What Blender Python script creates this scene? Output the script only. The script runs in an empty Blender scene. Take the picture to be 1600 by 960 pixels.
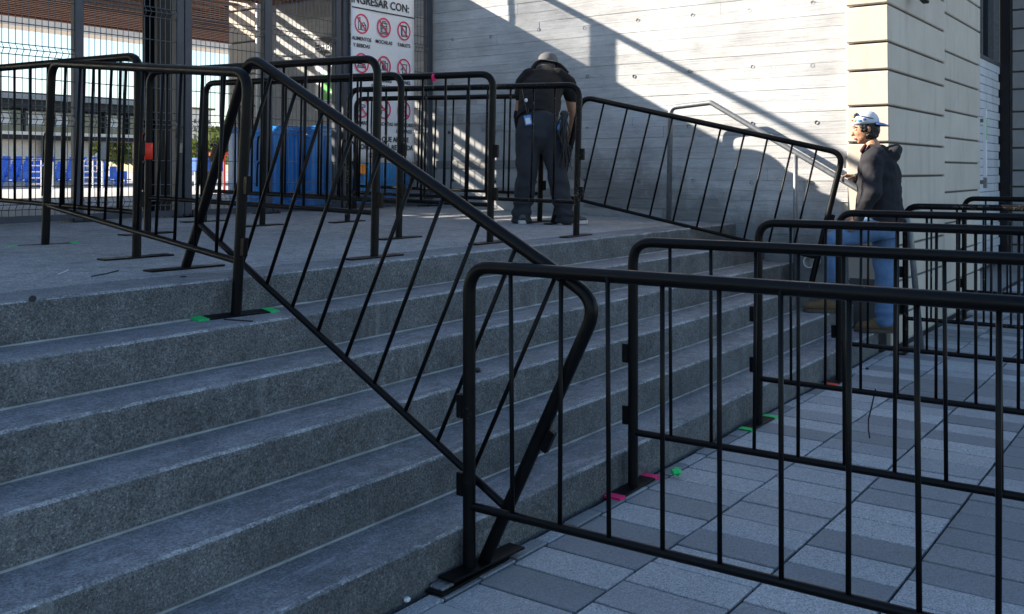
import bpy, bmesh, math, random
from mathutils import Vector, Matrix, noise
random.seed(7)
R_ = math.radians
scn = bpy.context.scene
col = scn.collection

# ------------------------------------------------------------------ camera
# world: X runs along the stair edges to the far right, Y climbs the stairs, Z up; camera above the origin
F, YAW, YH, EYE = 1538.0, 0.6244, 266.7, 1.45
CC, SS = math.cos(YAW), math.sin(YAW)
cam_d = bpy.data.cameras.new('camera'); cam = bpy.data.objects.new('camera', cam_d); col.objects.link(cam)
cam.location = (0, 0, EYE); cam.rotation_euler = (R_(90), 0, YAW - R_(90))
cam_d.sensor_width = 36; cam_d.lens = 36*F/1600; cam_d.shift_y = -(480-YH)/1600
cam_d.clip_start = 0.05; cam_d.clip_end = 3000
scn.camera = cam
scn.render.resolution_x, scn.render.resolution_y = 1024, 614

# ------------------------------------------------------------------ light
SUN = Vector((-0.5, 1.0, 0.542)).normalized()          # towards the sun
elev = math.asin(SUN.z)
world = bpy.data.worlds.new('World'); scn.world = world; world.use_nodes = True
wn = world.node_tree.nodes; wl = world.node_tree.links
sky = wn.new('ShaderNodeTexSky'); sky.sky_type = 'NISHITA'; sky.sun_disc = False
sky.sun_elevation = elev; sky.sun_rotation = math.atan2(SUN.x, SUN.y); sky.altitude = 200
sky.air_density = 1.2; sky.dust_density = .5; sky.ozone_density = 3.5
wn['Background'].inputs[1].default_value = 0.075
wl.new(sky.outputs[0], wn['Background'].inputs[0])
sd = bpy.data.lights.new('sun', 'SUN'); sd.energy = 5.0; sd.angle = R_(0.5); sd.color = (1.0, 0.91, 0.78)
so = bpy.data.objects.new('sun', sd); col.objects.link(so)
so.rotation_euler = (-SUN).to_track_quat('-Z', 'Y').to_euler(); so.location = (-10, 20, 15)
scn.view_settings.view_transform = 'Standard'; scn.view_settings.look = 'None'
scn.view_settings.exposure = 1.75; scn.view_settings.gamma = 1.0
scn.view_settings.use_curve_mapping = False

# ------------------------------------------------------------------ helpers
def ray(px, py):
    r = (px-800)/F
    return Vector((r*SS+CC, -r*CC+SS, -(py-YH)/F))
def on_x(px, py, X):
    d = ray(px, py); p = d*(X/d.x); p.z += EYE; return p
def on_y(px, py, Y):
    d = ray(px, py); p = d*(Y/d.y); p.z += EYE; return p
def on_z(px, py, z):
    d = ray(px, py); p = d*((z-EYE)/d.z); p.z = z; return p
def at(px, py, f):
    p = ray(px, py)*f; p.z += EYE; return p
RISE, Y1, TREAD, WALLX = 0.162, 2.23, 0.27, 8.45
def land_z(Y):
    if Y < 7.4: return 0.972+0.024*(max(Y, 3.8)-3.8)
    return 1.058-0.012*min(Y-7.4, 40)

def wpos(o):
    p = Vector((0, 0, 0))
    while o is not None: p += o.location; o = o.parent
    return p
def tag(o, label=None, cat=None, group=None, kind=None):
    if label: o['label'] = label
    if cat: o['category'] = cat
    if group: o['group'] = group
    if kind: o['kind'] = kind
    return o
def empty(name, loc, label=None, cat=None, group=None, kind=None):
    o = bpy.data.objects.new(name, None); col.objects.link(o); o.location = loc
    o.empty_display_size = 0.1
    return tag(o, label, cat, group, kind)
def newobj(name, me, parent=None, loc=None):
    o = bpy.data.objects.new(name, me); col.objects.link(o)
    if parent is not None: o.parent = parent
    if loc is not None: o.location = loc
    return o
def copy_tree(o, parent=None):
    c = o.copy(); col.objects.link(c); c.parent = parent
    for ch in list(o.children): copy_tree(ch, c)
    return c

class MB:
    def __init__(s): s.v = []; s.f = []; s.mi = []
    def add(s, vs, fs, mi=0):
        b = len(s.v); s.v += [Vector(v) for v in vs]
        for f in fs: s.f.append([b+i for i in f]); s.mi.append(mi)
        return s
    def box(s, a, b, mi=0):
        x0, y0, z0 = a; x1, y1, z1 = b
        return s.add([(x0,y0,z0),(x1,y0,z0),(x1,y1,z0),(x0,y1,z0),(x0,y0,z1),(x1,y0,z1),(x1,y1,z1),(x0,y1,z1)],
              [(0,3,2,1),(4,5,6,7),(0,1,5,4),(1,2,6,5),(2,3,7,6),(3,0,4,7)], mi)
    def obox(s, c, ax, ay, az, mi=0):
        c = Vector(c); ax = Vector(ax); ay = Vector(ay); az = Vector(az)
        vs = [c+ax*i+ay*j+az*k for k in (-1,1) for i, j in ((-1,-1),(1,-1),(1,1),(-1,1))]
        return s.add(vs, [(0,3,2,1),(4,5,6,7),(0,1,5,4),(1,2,6,5),(2,3,7,6),(3,0,4,7)], mi)
    def loft(s, rings, n=14, caps=True, mi=0):
        vs = []; fs = []
        for c, u, v in rings:
            for k in range(n):
                a = 2*math.pi*k/n; vs.append(Vector(c)+Vector(u)*math.cos(a)+Vector(v)*math.sin(a))
        m = len(rings)
        for i in range(m-1):
            for k in range(n):
                k2 = (k+1) % n; fs.append((i*n+k, i*n+k2, (i+1)*n+k2, (i+1)*n+k))
        if caps:
            fs.append(tuple(range(n-1, -1, -1))); fs.append(tuple((m-1)*n+k for k in range(n)))
        return s.add(vs, fs, mi)
    def tube(s, pts, r, n=8, round_=False, mi=0):
        pts = [Vector(p) for p in pts]; m = len(pts)
        rr = r if isinstance(r, (list, tuple)) else [r]*m
        tang = []
        for i in range(m):
            a = pts[max(i-1, 0)]; b = pts[min(i+1, m-1)]; tang.append((b-a).normalized())
        t0 = tang[0]; h = Vector((0, 0, 1)) if abs(t0.z) < .9 else Vector((1, 0, 0))
        u = t0.cross(h).normalized(); rings = []
        for i in range(m):
            t = tang[i]; u = (u-t*u.dot(t)).normalized(); v = t.cross(u)
            k = 1.0
            if 0 < i < m-1:
                d1 = (pts[i]-pts[i-1]).normalized(); c = max(.35, d1.dot(t)); k = 1.0
            rings.append((pts[i], u*rr[i]*k, v*rr[i]*k))
        if round_:
            def cap(rg, t, sg):
                c, u, v = rg; rad = u.length; o = []
                for a in (30, 60, 85):
                    o.append((c+t*sg*rad*math.sin(R_(a)), u*math.cos(R_(a)), v*math.cos(R_(a))))
                return o
            rings = cap(rings[0], tang[0], -1)[::-1]+rings+cap(rings[-1], tang[-1], 1)
        return s.loft(rings, n, True, mi)
    def ell(s, c, a, b, d, n=14, m=9, mi=0):
        c = Vector(c); a = Vector(a); b = Vector(b); d = Vector(d); rings = []
        for i in range(1, m):
            t = math.pi*i/m; rings.append((c-d*math.cos(t), a*math.sin(t), b*math.sin(t)))
        return s.loft(rings, n, True, mi)
    def mesh(s, name, origin=(0, 0, 0), smooth=False):
        me = bpy.data.meshes.new(name); o = Vector(origin)
        me.from_pydata([v-o for v in s.v], [], s.f); me.update()
        if smooth: me.polygons.foreach_set('use_smooth', [True]*len(me.polygons))
        return me
    def build(s, name, mat, parent=None, smooth=False, bevel=0, loc=None):
        org = wpos(parent) if parent is not None else Vector((0, 0, 0))
        if loc is not None: org = Vector(loc)
        me = s.mesh(name, org, smooth)
        mats = mat if isinstance(mat, (list, tuple)) else [mat]
        for m in mats: me.materials.append(m)
        if len(mats) > 1: me.polygons.foreach_set('material_index', s.mi)
        if bevel: do_bevel(me, bevel)
        return newobj(name, me, parent, loc)

def do_bevel(me, w, seg=1):
    bm = bmesh.new(); bm.from_mesh(me)
    es = [e for e in bm.edges if len(e.link_faces) == 2 and e.calc_face_angle(0) > .6]
    bmesh.ops.bevel(bm, geom=es, offset=w, segments=seg, affect='EDGES', profile=.6, clamp_overlap=True)
    bm.to_mesh(me); bm.free()
def smooth_angle(me, ang=40):
    bm = bmesh.new(); bm.from_mesh(me)
    for f in bm.faces: f.smooth = True
    for e in bm.edges:
        if len(e.link_faces) == 2 and e.calc_face_angle(0) > R_(ang): e.smooth = False
    bm.to_mesh(me); bm.free()
def bake(o):
    dg = bpy.context.evaluated_depsgraph_get(); dg.update()
    me = bpy.data.meshes.new_from_object(o.evaluated_get(dg))
    o.modifiers.clear(); o.data = me
    return o
def blob(name, mb, mat, parent, voxel=.008, it=6, wrinkle=None):
    """one continuous surface from overlapping closed shapes"""
    o = mb.build(name, mat, parent)
    m = o.modifiers.new('r', 'REMESH'); m.mode = 'VOXEL'; m.voxel_size = voxel; m.use_smooth_shade = True
    if it:
        k = o.modifiers.new('s', 'SMOOTH'); k.factor = .5; k.iterations = it
    bake(o); me = o.data
    if not me.materials: me.materials.append(mat)
    if wrinkle:
        org = wpos(parent); ns = [v.normal.copy() for v in me.vertices]
        for v, n in zip(me.vertices, ns): v.co = v.co+n*wrinkle(v.co+org, n)
        me.update()
    me.polygons.foreach_set('use_smooth', [True]*len(me.polygons))
    return o

# ------------------------------------------------------------------ materials
class NT:
    def __init__(s, name):
        s.m = bpy.data.materials.new(name); s.m.use_nodes = True
        s.n = s.m.node_tree.nodes; s.l = s.m.node_tree.links; s.b = s.n['Principled BSDF']
        s._pos = None
    def pos(s, scale=(1, 1, 1), obj=False):
        if obj:
            g = s.n.new('ShaderNodeTexCoord').outputs['Object']
        else:
            g = s.n.new('ShaderNodeNewGeometry').outputs['Position']
        mp = s.n.new('ShaderNodeMapping'); mp.inputs['Scale'].default_value = scale
        s.l.new(g, mp.inputs[0]); return mp.outputs[0]
    def noise(s, vec, scale, detail=4, rough=.6):
        t = s.n.new('ShaderNodeTexNoise'); t.inputs['Scale'].default_value = scale
        t.inputs['Detail'].default_value = detail; t.inputs['Roughness'].default_value = rough
        s.l.new(vec, t.inputs['Vector']); return t.outputs['Fac']
    def voro(s, vec, scale, feature='F1', out='Distance'):
        t = s.n.new('ShaderNodeTexVoronoi'); t.feature = feature; t.inputs['Scale'].default_value = scale
        s.l.new(vec, t.inputs['Vector']); return t.outputs[out]
    def ramp(s, fac, stops):
        t = s.n.new('ShaderNodeValToRGB'); e = t.color_ramp.elements
        while len(e) < len(stops): e.new(.5)
        for k, (p, c) in zip(e, stops):
            k.position = p; k.color = (*(c if isinstance(c, (tuple, list)) else (c, c, c)), 1)
        s.l.new(fac, t.inputs[0]); return t.outputs['Color']
    def mix(s, fac, a, b, mode='MIX'):
        t = s.n.new('ShaderNodeMix'); t.data_type = 'RGBA'; t.blend_type = mode
        for i, v in ((0, fac), (6, a), (7, b)):
            if hasattr(v, 'is_output'): s.l.new(v, t.inputs[i])
            elif isinstance(v, (int, float)): t.inputs[i].default_value = v if i == 0 else (v, v, v, 1)
            else: t.inputs[i].default_value = (*v, 1)
        return t.outputs[2]
    def math(s, op, a, b=0.0, c=None):
        t = s.n.new('ShaderNodeMath'); t.operation = op
        for i, v in enumerate((a, b) if c is None else (a, b, c)):
            if hasattr(v, 'is_output'): s.l.new(v, t.inputs[i])
            else: t.inputs[i].default_value = v
        return t.outputs[0]
    def bump(s, h, strength=.3, dist=.01, normal=None):
        t = s.n.new('ShaderNodeBump'); t.inputs['Strength'].default_value = strength
        t.inputs['Distance'].default_value = dist; s.l.new(h, t.inputs['Height'])
        if normal is not None: s.l.new(normal, t.inputs['Normal'])
        s.l.new(t.outputs[0], s.b.inputs['Normal']); return t.outputs[0]
    def set(s, color=None, rough=None, metal=None, spec=None):
        for nm, v in (('Base Color', color), ('Roughness', rough), ('Metallic', metal), ('Specular IOR Level', spec)):
            if v is None: continue
            if hasattr(v, 'is_output'): s.l.new(v, s.b.inputs[nm])
            elif isinstance(v, (tuple, list)): s.b.inputs[nm].default_value = (*v, 1)
            else: s.b.inputs[nm].default_value = v
        return s.m

def plain(name, c, rough=.6, metal=0, spec=.4, vary=.12, scale=9):
    t = NT(name); p = t.pos()
    n = t.noise(p, scale, 4)
    lo = tuple(x*(1-vary) for x in c); hi = tuple(min(1, x*(1+vary)) for x in c)
    return t.set(t.ramp(n, [(.3, lo), (.7, hi)]), rough, metal, spec)

def mk_step(name, dark, light, agg, scuff):
    t = NT(name); p = t.pos()
    big = t.noise(p, 1.1, 6, .7); fine = t.noise(p, 110, 4, .8); mid = t.noise(p, 9, 6, .75)
    c = t.ramp(big, [(.32, dark), (.68, light)])
    c = t.mix(.65, c, t.ramp(mid, [(.28, .26), (.5, .5), (.75, .76)]), 'OVERLAY')
    m2 = t.noise(p, 38, 5, .8); c = t.mix(.5, c, t.ramp(m2, [(.3, .26), (.5, .5), (.72, .76)]), 'OVERLAY')
    v = t.voro(p, 230, 'F1', 'Color'); vb = t.n.new('ShaderNodeSeparateColor'); t.l.new(v, vb.inputs[0])
    spk = t.ramp(vb.outputs[0], [(.0, .22), (.3, .46), (.8, .52), (.94, .6), (1., .95)])
    c = t.mix(agg, c, spk, 'OVERLAY')
    c = t.mix(.85, c, t.ramp(fine, [(.34, .18), (.5, .48), (.68, .84)]), 'OVERLAY')
    # pale drips and cement smears down the risers, dull stains
    dr = t.noise(t.pos((7, .4, .7)), 1.3, 5, .65)
    c = t.mix(t.math('MULTIPLY', t.ramp(dr, [(.6, 0.), (.72, 1.)]), .3*(1-scuff)), c, (.34, .335, .32))
    dk = t.noise(p, 2.3, 6, .7)
    c = t.mix(t.math('MULTIPLY', t.ramp(dk, [(.56, 0.), (.7, 1.)]), .35), c, (.07, .07, .07))
    # foot-worn pale scuffs along the treads
    sc = t.noise(t.pos((1.0, 6, 6)), 2.6, 8, .78)
    c = t.mix(t.math('MULTIPLY', t.ramp(sc, [(.54, 0.), (.68, 1.)]), .5*scuff), c, (.43, .435, .45))
    h = t.math('ADD', t.math('MULTIPLY', fine, .6), t.math('MULTIPLY', vb.outputs[0], .5*agg))
    t.bump(t.math('ADD', h, t.math('MULTIPLY', mid, .6)), .6, .006)
    return t.set(c, .8, 0, .3)
M = {}
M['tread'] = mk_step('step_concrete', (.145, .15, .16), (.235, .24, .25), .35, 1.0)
M['riser'] = mk_step('shaded_aggregate_riser', (.095, .098, .10), (.17, .172, .172), .85, 0.0)  # coarse aggregate finish, with shade of the upright faces mixed into the colour
M['nose'] = mk_step('worn_nosing', (.26, .265, .27), (.36, .365, .37), .6, 1.0)
M['landing'] = mk_step('landing_concrete', (.24, .24, .245), (.34, .34, .335), .2, .5)

def mk_board():
    t = NT('board_formed_concrete'); p = t.pos(); oi = t.n.new('ShaderNodeObjectInfo')
    big = t.noise(p, .9, 5, .6); grain = t.noise(t.pos((1, 2.2, 60)), 1.6, 5, .7); fine = t.noise(p, 120, 2)
    c = t.ramp(big, [(.25, (.40, .40, .40)), (.75, (.54, .54, .535))])
    c = t.mix(.35, c, t.ramp(oi.outputs['Random'], [(0, .38), (1, .62)]), 'OVERLAY')
    c = t.mix(.55, c, t.ramp(grain, [(.3, .33), (.7, .62)]), 'OVERLAY')
    bl_ = t.noise(t.pos((1, 1.1, 2.4)), 1.7, 7, .72); c = t.mix(.75, c, t.ramp(bl_, [(.3, .32), (.7, .64)]), 'OVERLAY')
    stk = t.noise(t.pos((1, .5, 16)), 1.3, 6, .7); c = t.mix(t.math('MULTIPLY', t.ramp(stk, [(.58, 0.), (.7, 1.)]), .4), c, (.23, .23, .235))
    pit = t.voro(t.pos((1, 1, 1)), 26); pm = t.ramp(pit, [(.05, 1.), (.11, 0.)])
    lo = t.noise(p, 3.5, 4); pm = t.math('MULTIPLY', pm, t.ramp(lo, [(.52, 0.), (.6, 1.)]))
    c = t.mix(t.math('MULTIPLY', pm, .6), c, (.12, .11, .10))
    # damp dirty foot of the wall
    sep = t.n.new('ShaderNodeSeparateXYZ'); t.l.new(p, sep.inputs[0])
    line = t.math('ADD', t.math('MULTIPLY', sep.outputs[1], .27), -.07)       # follows the stair line
    hgt = t.math('SUBTRACT', sep.outputs[2], line)
    wob = t.noise(t.pos((1, 1.6, 1.6)), 2.5, 6, .7)
    st = t.math('SUBTRACT', t.math('ADD', hgt, t.math('MULTIPLY', wob, -.9)), -.46)
    stain = t.ramp(st, [(.12, 1.), (.42, 0.)])
    c = t.mix(t.math('MULTIPLY', stain, .65), c, (.10, .10, .095))
    h = t.math('ADD', t.math('MULTIPLY', grain, 1.0), t.math('MULTIPLY', fine, .35))
    h = t.math('SUBTRACT', h, t.math('MULTIPLY', pm, 2.0))
    t.bump(h, .8, .007)
    return t.set(c, .8, 0, .3)
M['board'] = mk_board()

def mk_stone(name, a, b):
    t = NT(name); p = t.pos(); oi = t.n.new('ShaderNodeObjectInfo')
    big = t.noise(p, 1.7, 6, .65); st = t.noise(t.pos((6, 6, .8)), 1.0, 5, .6); fine = t.noise(p, 190, 2)
    c = t.ramp(big, [(.28, a), (.72, b)])
    c = t.mix(.3, c, t.ramp(oi.outputs['Random'], [(0, .42), (1, .58)]), 'OVERLAY')
    c = t.mix(t.math('MULTIPLY', t.ramp(st, [(.55, 0.), (.72, 1.)]), .3), c, (.2, .19, .18))
    pit = t.ramp(t.voro(p, 34), [(.05, 1.), (.1, 0.)]); lo = t.ramp(t.noise(p, 4, 3), [(.55, 0.), (.62, 1.)])
    pm = t.math('MULTIPLY', pit, lo); c = t.mix(t.math('MULTIPLY', pm, .5), c, (.15, .13, .11))
    t.bump(t.math('SUBTRACT', t.math('ADD', fine, big), t.math('MULTIPLY', pm, 2.)), .25, .005)
    return t.set(c, .85, 0, .3)
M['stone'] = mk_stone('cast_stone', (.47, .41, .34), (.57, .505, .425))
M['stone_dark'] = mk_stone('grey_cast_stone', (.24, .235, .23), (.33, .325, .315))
M['mortar'] = plain('pale_mortar', (.30, .30, .285), .9, vary=.3)
M['joint'] = plain('joint_mortar', (.10, .095, .09), .9)
M['jointwall'] = plain('wall_joint', (.33, .33, .325), .9)
M['blockwall'] = mk_stone('pale_block', (.6, .61, .63), (.72, .73, .75))

def mk_paver():
    t = NT('paver'); oi = t.n.new('ShaderNodeObjectInfo'); p = t.pos()
    base = t.ramp(oi.outputs['Random'], [(0, (.19, .195, .2)), (.42, (.245, .25, .255)), (.5, (.31, .31, .315)), (1, (.40, .40, .40))])
    v = t.voro(p, 210, 'F1', 'Color'); sp = t.n.new('ShaderNodeSeparateColor'); t.l.new(v, sp.inputs[0])
    spk = t.ramp(sp.outputs[0], [(0, .12), (.25, .44), (.75, .53), (1, .9)])
    rnd = t.ramp(oi.outputs['Random'], [(0, .3), (1, .7)])
    c = t.mix(rnd, base, spk, 'OVERLAY')
    d = t.noise(p, 2.6, 6, .7); c = t.mix(.45, c, t.ramp(d, [(.3, .4), (.7, .58)]), 'OVERLAY')
    st = t.ramp(t.noise(p, 5, 5, .7), [(.66, 0.), (.76, 1.)]); c = t.mix(t.math('MULTIPLY', st, .35), c, (.11, .11, .12))
    t.bump(t.math('ADD', t.math('MULTIPLY', sp.outputs[0], .4), t.noise(p, 60, 3)), .25, .004)
    return t.set(c, .72, 0, .35)
M['paver'] = mk_paver()
M['sand'] = plain('joint_sand', (.022, .022, .025), .95)
M['asphalt'] = plain('ground_concrete', (.24, .235, .23), .9, scale=.7)
M['concourse'] = plain('concourse_concrete', (.36, .345, .33), .85, scale=.8)

def mk_black(name, wear, lo=.62):
    t = NT(name); p = t.pos(); n = t.noise(p, 70, 6, .75); b = t.noise(p, 3, 4)
    m = t.ramp(t.math('ADD', n, t.math('MULTIPLY', b, .35)), [(lo+.17, 0.), (lo+.21, 1.)])
    m = t.math('MULTIPLY', m, wear)
    c = t.mix(m, t.ramp(b, [(.3, (.0028, .0028, .003)), (.7, (.005, .005, .0055))]), (.34, .28, .22))
    t.bump(n, .12, .002)
    r = t.ramp(t.noise(p, 12, 4), [(.3, .3), (.7, .5)])
    return t.set(c, r, t.math('MULTIPLY', m, .7), .15)
M['black'] = mk_black('black_paint', .35, .7)
M['worn'] = mk_black('worn_black_paint', .55, .6)
M['galv'] = plain('galvanised_steel', (.21, .22, .23), .5, .7, .5, .18, 25)
M['fence'] = plain('grey_fence_paint', (.055, .062, .078), .5, .2)
M['wire'] = plain('fence_wire', (.13, .135, .145), .45, .4)
M['steel_dark'] = plain('dark_steel', (.012, .012, .014), .5, .3)
M['white'] = plain('white_banner', (.74, .74, .76), .5, vary=.03)
M['ink'] = plain('black_ink', (.02, .02, .022), .6)
M['redink'] = plain('red_ink', (.68, .03, .10), .55)
def mk_wood():
    t = NT('slat_wood'); oi = t.n.new('ShaderNodeObjectInfo'); p = t.pos((.5, 14, 14))
    g = t.noise(p, 1.5, 5, .6)
    c = t.ramp(g, [(.3, (.10, .035, .018)), (.7, (.21, .085, .042))])
    c = t.mix(.5, c, t.ramp(oi.outputs['Random'], [(0, .3), (1, .62)]), 'OVERLAY')
    return t.set(c, .6, 0, .35)
M['wood'] = mk_wood()
M['roof'] = plain('canopy_metal', (.10, .10, .105), .6)
M['cream'] = plain('cream_concrete', (.74, .66, .56), .85)
M['blue'] = None
t = NT('blue_plastic'); t.set(t.ramp(t.noise(t.pos(), 6, 3), [(.3, (.022, .19, .56)), (.7, (.045, .28, .68))]), .32, 0, .5); M['blue'] = t.m
M['seat_blue'] = plain('seat_blue', (.02, .11, .48), .5)
M['orange'] = plain('orange_print', (.75, .28, .03), .6)
M['green_tape'] = plain('green_tape', (.02, .55, .14), .5)
M['pink_tape'] = plain('pink_tape', (.85, .02, .16), .5)
M['red_tape'] = plain('red_tape', (.85, .045, .02), .5)
M['pvc'] = plain('white_pvc', (.7, .7, .68), .4)
M['red'] = plain('red_fabric', (.38, .012, .03), .7)
M['glass'] = NT('dark_glass').set((.02, .025, .03), .06, 0, .7)
M['sign_dark'] = plain('dark_sign', (.035, .04, .055), .5)
M['sign_green'] = plain('green_print', (.12, .55, .10), .5)
M['sign_blue'] = plain('blue_print', (.06, .10, .35), .5)
M['skin'] = plain('skin', (.34, .165, .095), .55, 0, .4, .1, 40)
M['skin2'] = plain('warm_skin', (.42, .21, .12), .5, 0, .4, .1, 40)
M['lip'] = plain('lip', (.30, .11, .08), .5)
M['hair'] = plain('black_hair', (.008, .007, .006), .5, 0, .4)
def cloth(name, c, sc=420, st=.25, vary=.2):
    t = NT(name); p = t.pos(); n = t.noise(p, 5, 5, .6); w = t.noise(p, sc, 2)
    f = t.noise(p, 22, 5, .6)
    t.bump(t.math('ADD', t.math('MULTIPLY', w, .25), f), st, .008)
    return t.set(t.ramp(n, [(.28, tuple(x*(1-vary) for x in c)), (.72, tuple(x*(1+vary) for x in c))]), .9, 0, .2)
M['tshirt'] = cloth('black_tshirt', (.012, .011, .011))
M['trouser'] = cloth('charcoal_trousers', (.035, .037, .043))
M['hoodie'] = cloth('charcoal_hoodie', (.024, .023, .027))
M['jeans'] = cloth('blue_denim', (.10, .175, .30), 300, .35, .4)
M['hat'] = cloth('grey_hat', (.12, .117, .12))
M['hatdark'] = cloth('hat_band', (.045, .043, .045))
M['cap_white'] = cloth('white_cap', (.55, .58, .64), vary=.3)
M['cap_blue'] = cloth('blue_cap', (.10, .20, .42))
M['boot'] = cloth('tan_boot', (.15, .095, .05), 200, .4)
M['shoe_grey'] = cloth('grey_sneaker', (.10, .09, .085), 200)
M['sole'] = plain('sole', (.55, .53, .5), .7)
M['sole_dark'] = plain('dark_sole', (.07, .055, .045), .7)
M['neon'] = plain('neon_fabric', (.45, .75, .04), .6)
M['badge'] = plain('badge_blue', (.10, .28, .62), .4)
M['red_scarf'] = cloth('dark_red_cloth', (.045, .012, .014))
M['bark'] = plain('bark', (.10, .075, .05), .9)
def mk_leaf(name, a, b):
    t = NT(name); n = t.noise(t.pos(), 2.2, 3)
    c = t.ramp(n, [(.3, a), (.7, b)]); t.set(c, .6, 0, .3)
    tr = t.n.new('ShaderNodeBsdfTranslucent'); t.l.new(c, tr.inputs[0])
    mx = t.n.new('ShaderNodeMixShader'); mx.inputs[0].default_value = .35
    t.l.new(t.b.outputs[0], mx.inputs[1]); t.l.new(tr.outputs[0], mx.inputs[2])
    t.l.new(mx.outputs[0], t.n['Material Output'].inputs[0]); return t.m
M['leaf'] = mk_leaf('leaf', (.07, .10, .02), (.16, .18, .04))
def mk_panel():
    t = NT('tinted_panel'); t.set((.35, .36, .37), .3)
    tr = t.n.new('ShaderNodeBsdfTransparent'); mx = t.n.new('ShaderNodeMixShader'); mx.inputs[0].default_value = .32
    t.l.new(tr.outputs[0], mx.inputs[1]); t.l.new(t.b.outputs[0], mx.inputs[2])
    t.l.new(mx.outputs[0], t.n['Material Output'].inputs[0]); return t.m
M['panel'] = mk_panel()

# ------------------------------------------------------------------ ground, plaza paving
g = MB(); g.add([(-600, -600, -.06), (900, -600, -.06), (900, 900, -.06), (-600, 900, -.06)], [(0, 1, 2, 3)])
tag(g.build('ground', M['asphalt']), kind='structure')

plaza = empty('pavement', (0, 0, 0), 'grey block paving of the plaza at the foot of the stairs', None, None, 'structure')
b = MB(); b.add([(-3, -4, -.012), (30, -4, -.012), (30, 2.2, -.012), (-3, 2.2, -.012)], [(0, 1, 2, 3)])
b.build('joint_bed', M['sand'], plaza)
PW, PL, GAP = .2085, .405, .0115
def paver_mesh(w, l, k):
    m = MB(); m.box((GAP/2, GAP/2, -.05), (w-GAP/2, l-GAP/2, 0)); me = m.mesh('paver'); do_bevel(me, .003)
    me.materials.append(M['paver']); return me
pm = [paver_mesh(PW, PL, 0)]
rows = [(2.125, .077)]+[(2.125-.405*(i+1), .405) for i in range(14)]
pieces = []
for ri, (y0, l) in enumerate(rows):
    off = random.uniform(0, PW)
    n = int((28+2.5)/PW)
    for i in range(n):
        x0 = -2.5+off+i*PW
        cx, cy = x0+PW/2, y0+l/2
        r_ = cx*SS-cy*CC; f_ = cx*CC+cy*SS
        vis = f_ > .3 and -.53 < r_/f_ < .535 and (EYE*F/f_+YH) < 985
        pieces.append((vis, math.hypot(cx, cy), x0, y0, l))
near = sorted([p for p in pieces if p[0]], key=lambda p: p[1])
near_set = set((p[2], p[3]) for p in near[:300])
rest = MB(); strip = paver_mesh(PW, .077, 0)
for vis, d, x0, y0, l in pieces:
    if x0 > 8.2 and y0 > 2.1: continue
    dz = random.uniform(-.0025, .0025)
    if (x0, y0) in near_set:
        o = newobj('paver', pm[0] if l > .2 else strip, plaza, (x0, y0, dz))
        o.rotation_euler = (random.uniform(-.002, .002), random.uniform(-.002, .002), 0)
    else:
        rest.box((x0+GAP/2, y0+GAP/2, -.05), (x0+PW-GAP/2, y0+l-GAP/2, dz), random.choice((0, 0, 1, 1)))
def mk_paver_far(name, c):
    t = NT(name); p = t.pos(); v = t.voro(t.pos((1/PW, 1/PL, 1)), 1.0, 'F1', 'Color')
    n = t.noise(p, 2.6, 6, .7); return t.set(t.mix(.4, c, t.ramp(n, [(.3, .4), (.7, .6)]), 'OVERLAY'), .75, 0, .3)
o = rest.build('far_pavers', [mk_paver_far('paver_dark', (.2, .205, .21)), mk_paver_far('paver_light', (.33, .33, .335))], plaza)
tag(o, kind='stuff')

# ------------------------------------------------------------------ stairs
stairs = empty('stairs', (0, 0, 0), 'six wide grey concrete steps rising to the landing', None, None, 'structure')
def step(k, x0, x1):
    y = Y1+(k-1)*TREAD; z0, z1 = (k-1)*RISE-.02, k*RISE; rad = .016
    yb = y+TREAD+.02 if k < 6 else y+.285
    prof = [(y, z0), (y, z0+.05), (y, z1-.07), (y, z1-.03), (y, z1-rad)]
    for a in (25, 50, 75): prof.append((y+rad-rad*math.cos(R_(a)), z1-rad+rad*math.sin(R_(a))))
    prof += [(y+rad, z1), (y+.05, z1), (y+.12, z1), (y+.2, z1), (yb, z1), (yb, z0)]
    n = max(2, int((x1-x0)/.035)); vs = []; fs = []; m = len(prof)
    for i in range(n+1):
        X = x0+(x1-x0)*i/n
        for j, (py, pz) in enumerate(prof):
            q = Vector((X*4, py*4+k*7, pz*4)); e = 1.0 if 3 <= j <= 9 else .35
            d = noise.noise(q)*.0018*e+noise.noise(q*6)*.0012*e
            if j in (4, 5, 6, 7, 8): d -= max(0, noise.noise(q*3.1+Vector((9, 3, k)))-.42)*.03
            if j in (0, m-2, m-1): d = 0
            dy, dz = (-d, 0) if j <= 4 else ((-d*.7, d*.7) if j < 8 else (0, d*.8))
            vs.append((X, py+dy, pz+dz))
    for i in range(n):
        for j in range(m-1):
            a = i*m+j; fs.append((a, a+1, a+m+1, a+m))
    fs.append(tuple(range(m-1, -1, -1))); fs.append(tuple(n*m+j for j in range(m)))
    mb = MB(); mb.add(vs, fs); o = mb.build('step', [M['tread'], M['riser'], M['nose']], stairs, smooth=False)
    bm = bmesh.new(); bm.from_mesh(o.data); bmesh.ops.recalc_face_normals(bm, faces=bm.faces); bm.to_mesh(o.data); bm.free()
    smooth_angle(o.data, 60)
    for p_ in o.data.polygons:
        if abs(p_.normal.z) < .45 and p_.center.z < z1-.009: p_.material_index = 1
        elif p_.center.y < y+.017 and noise.noise(Vector((p_.center.x*5, p_.center.y*60, k*3.7)))+.6*noise.noise(Vector((p_.center.x*23, p_.center.y*90, k))) > -.12: p_.material_index = 2
    return o
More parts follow.
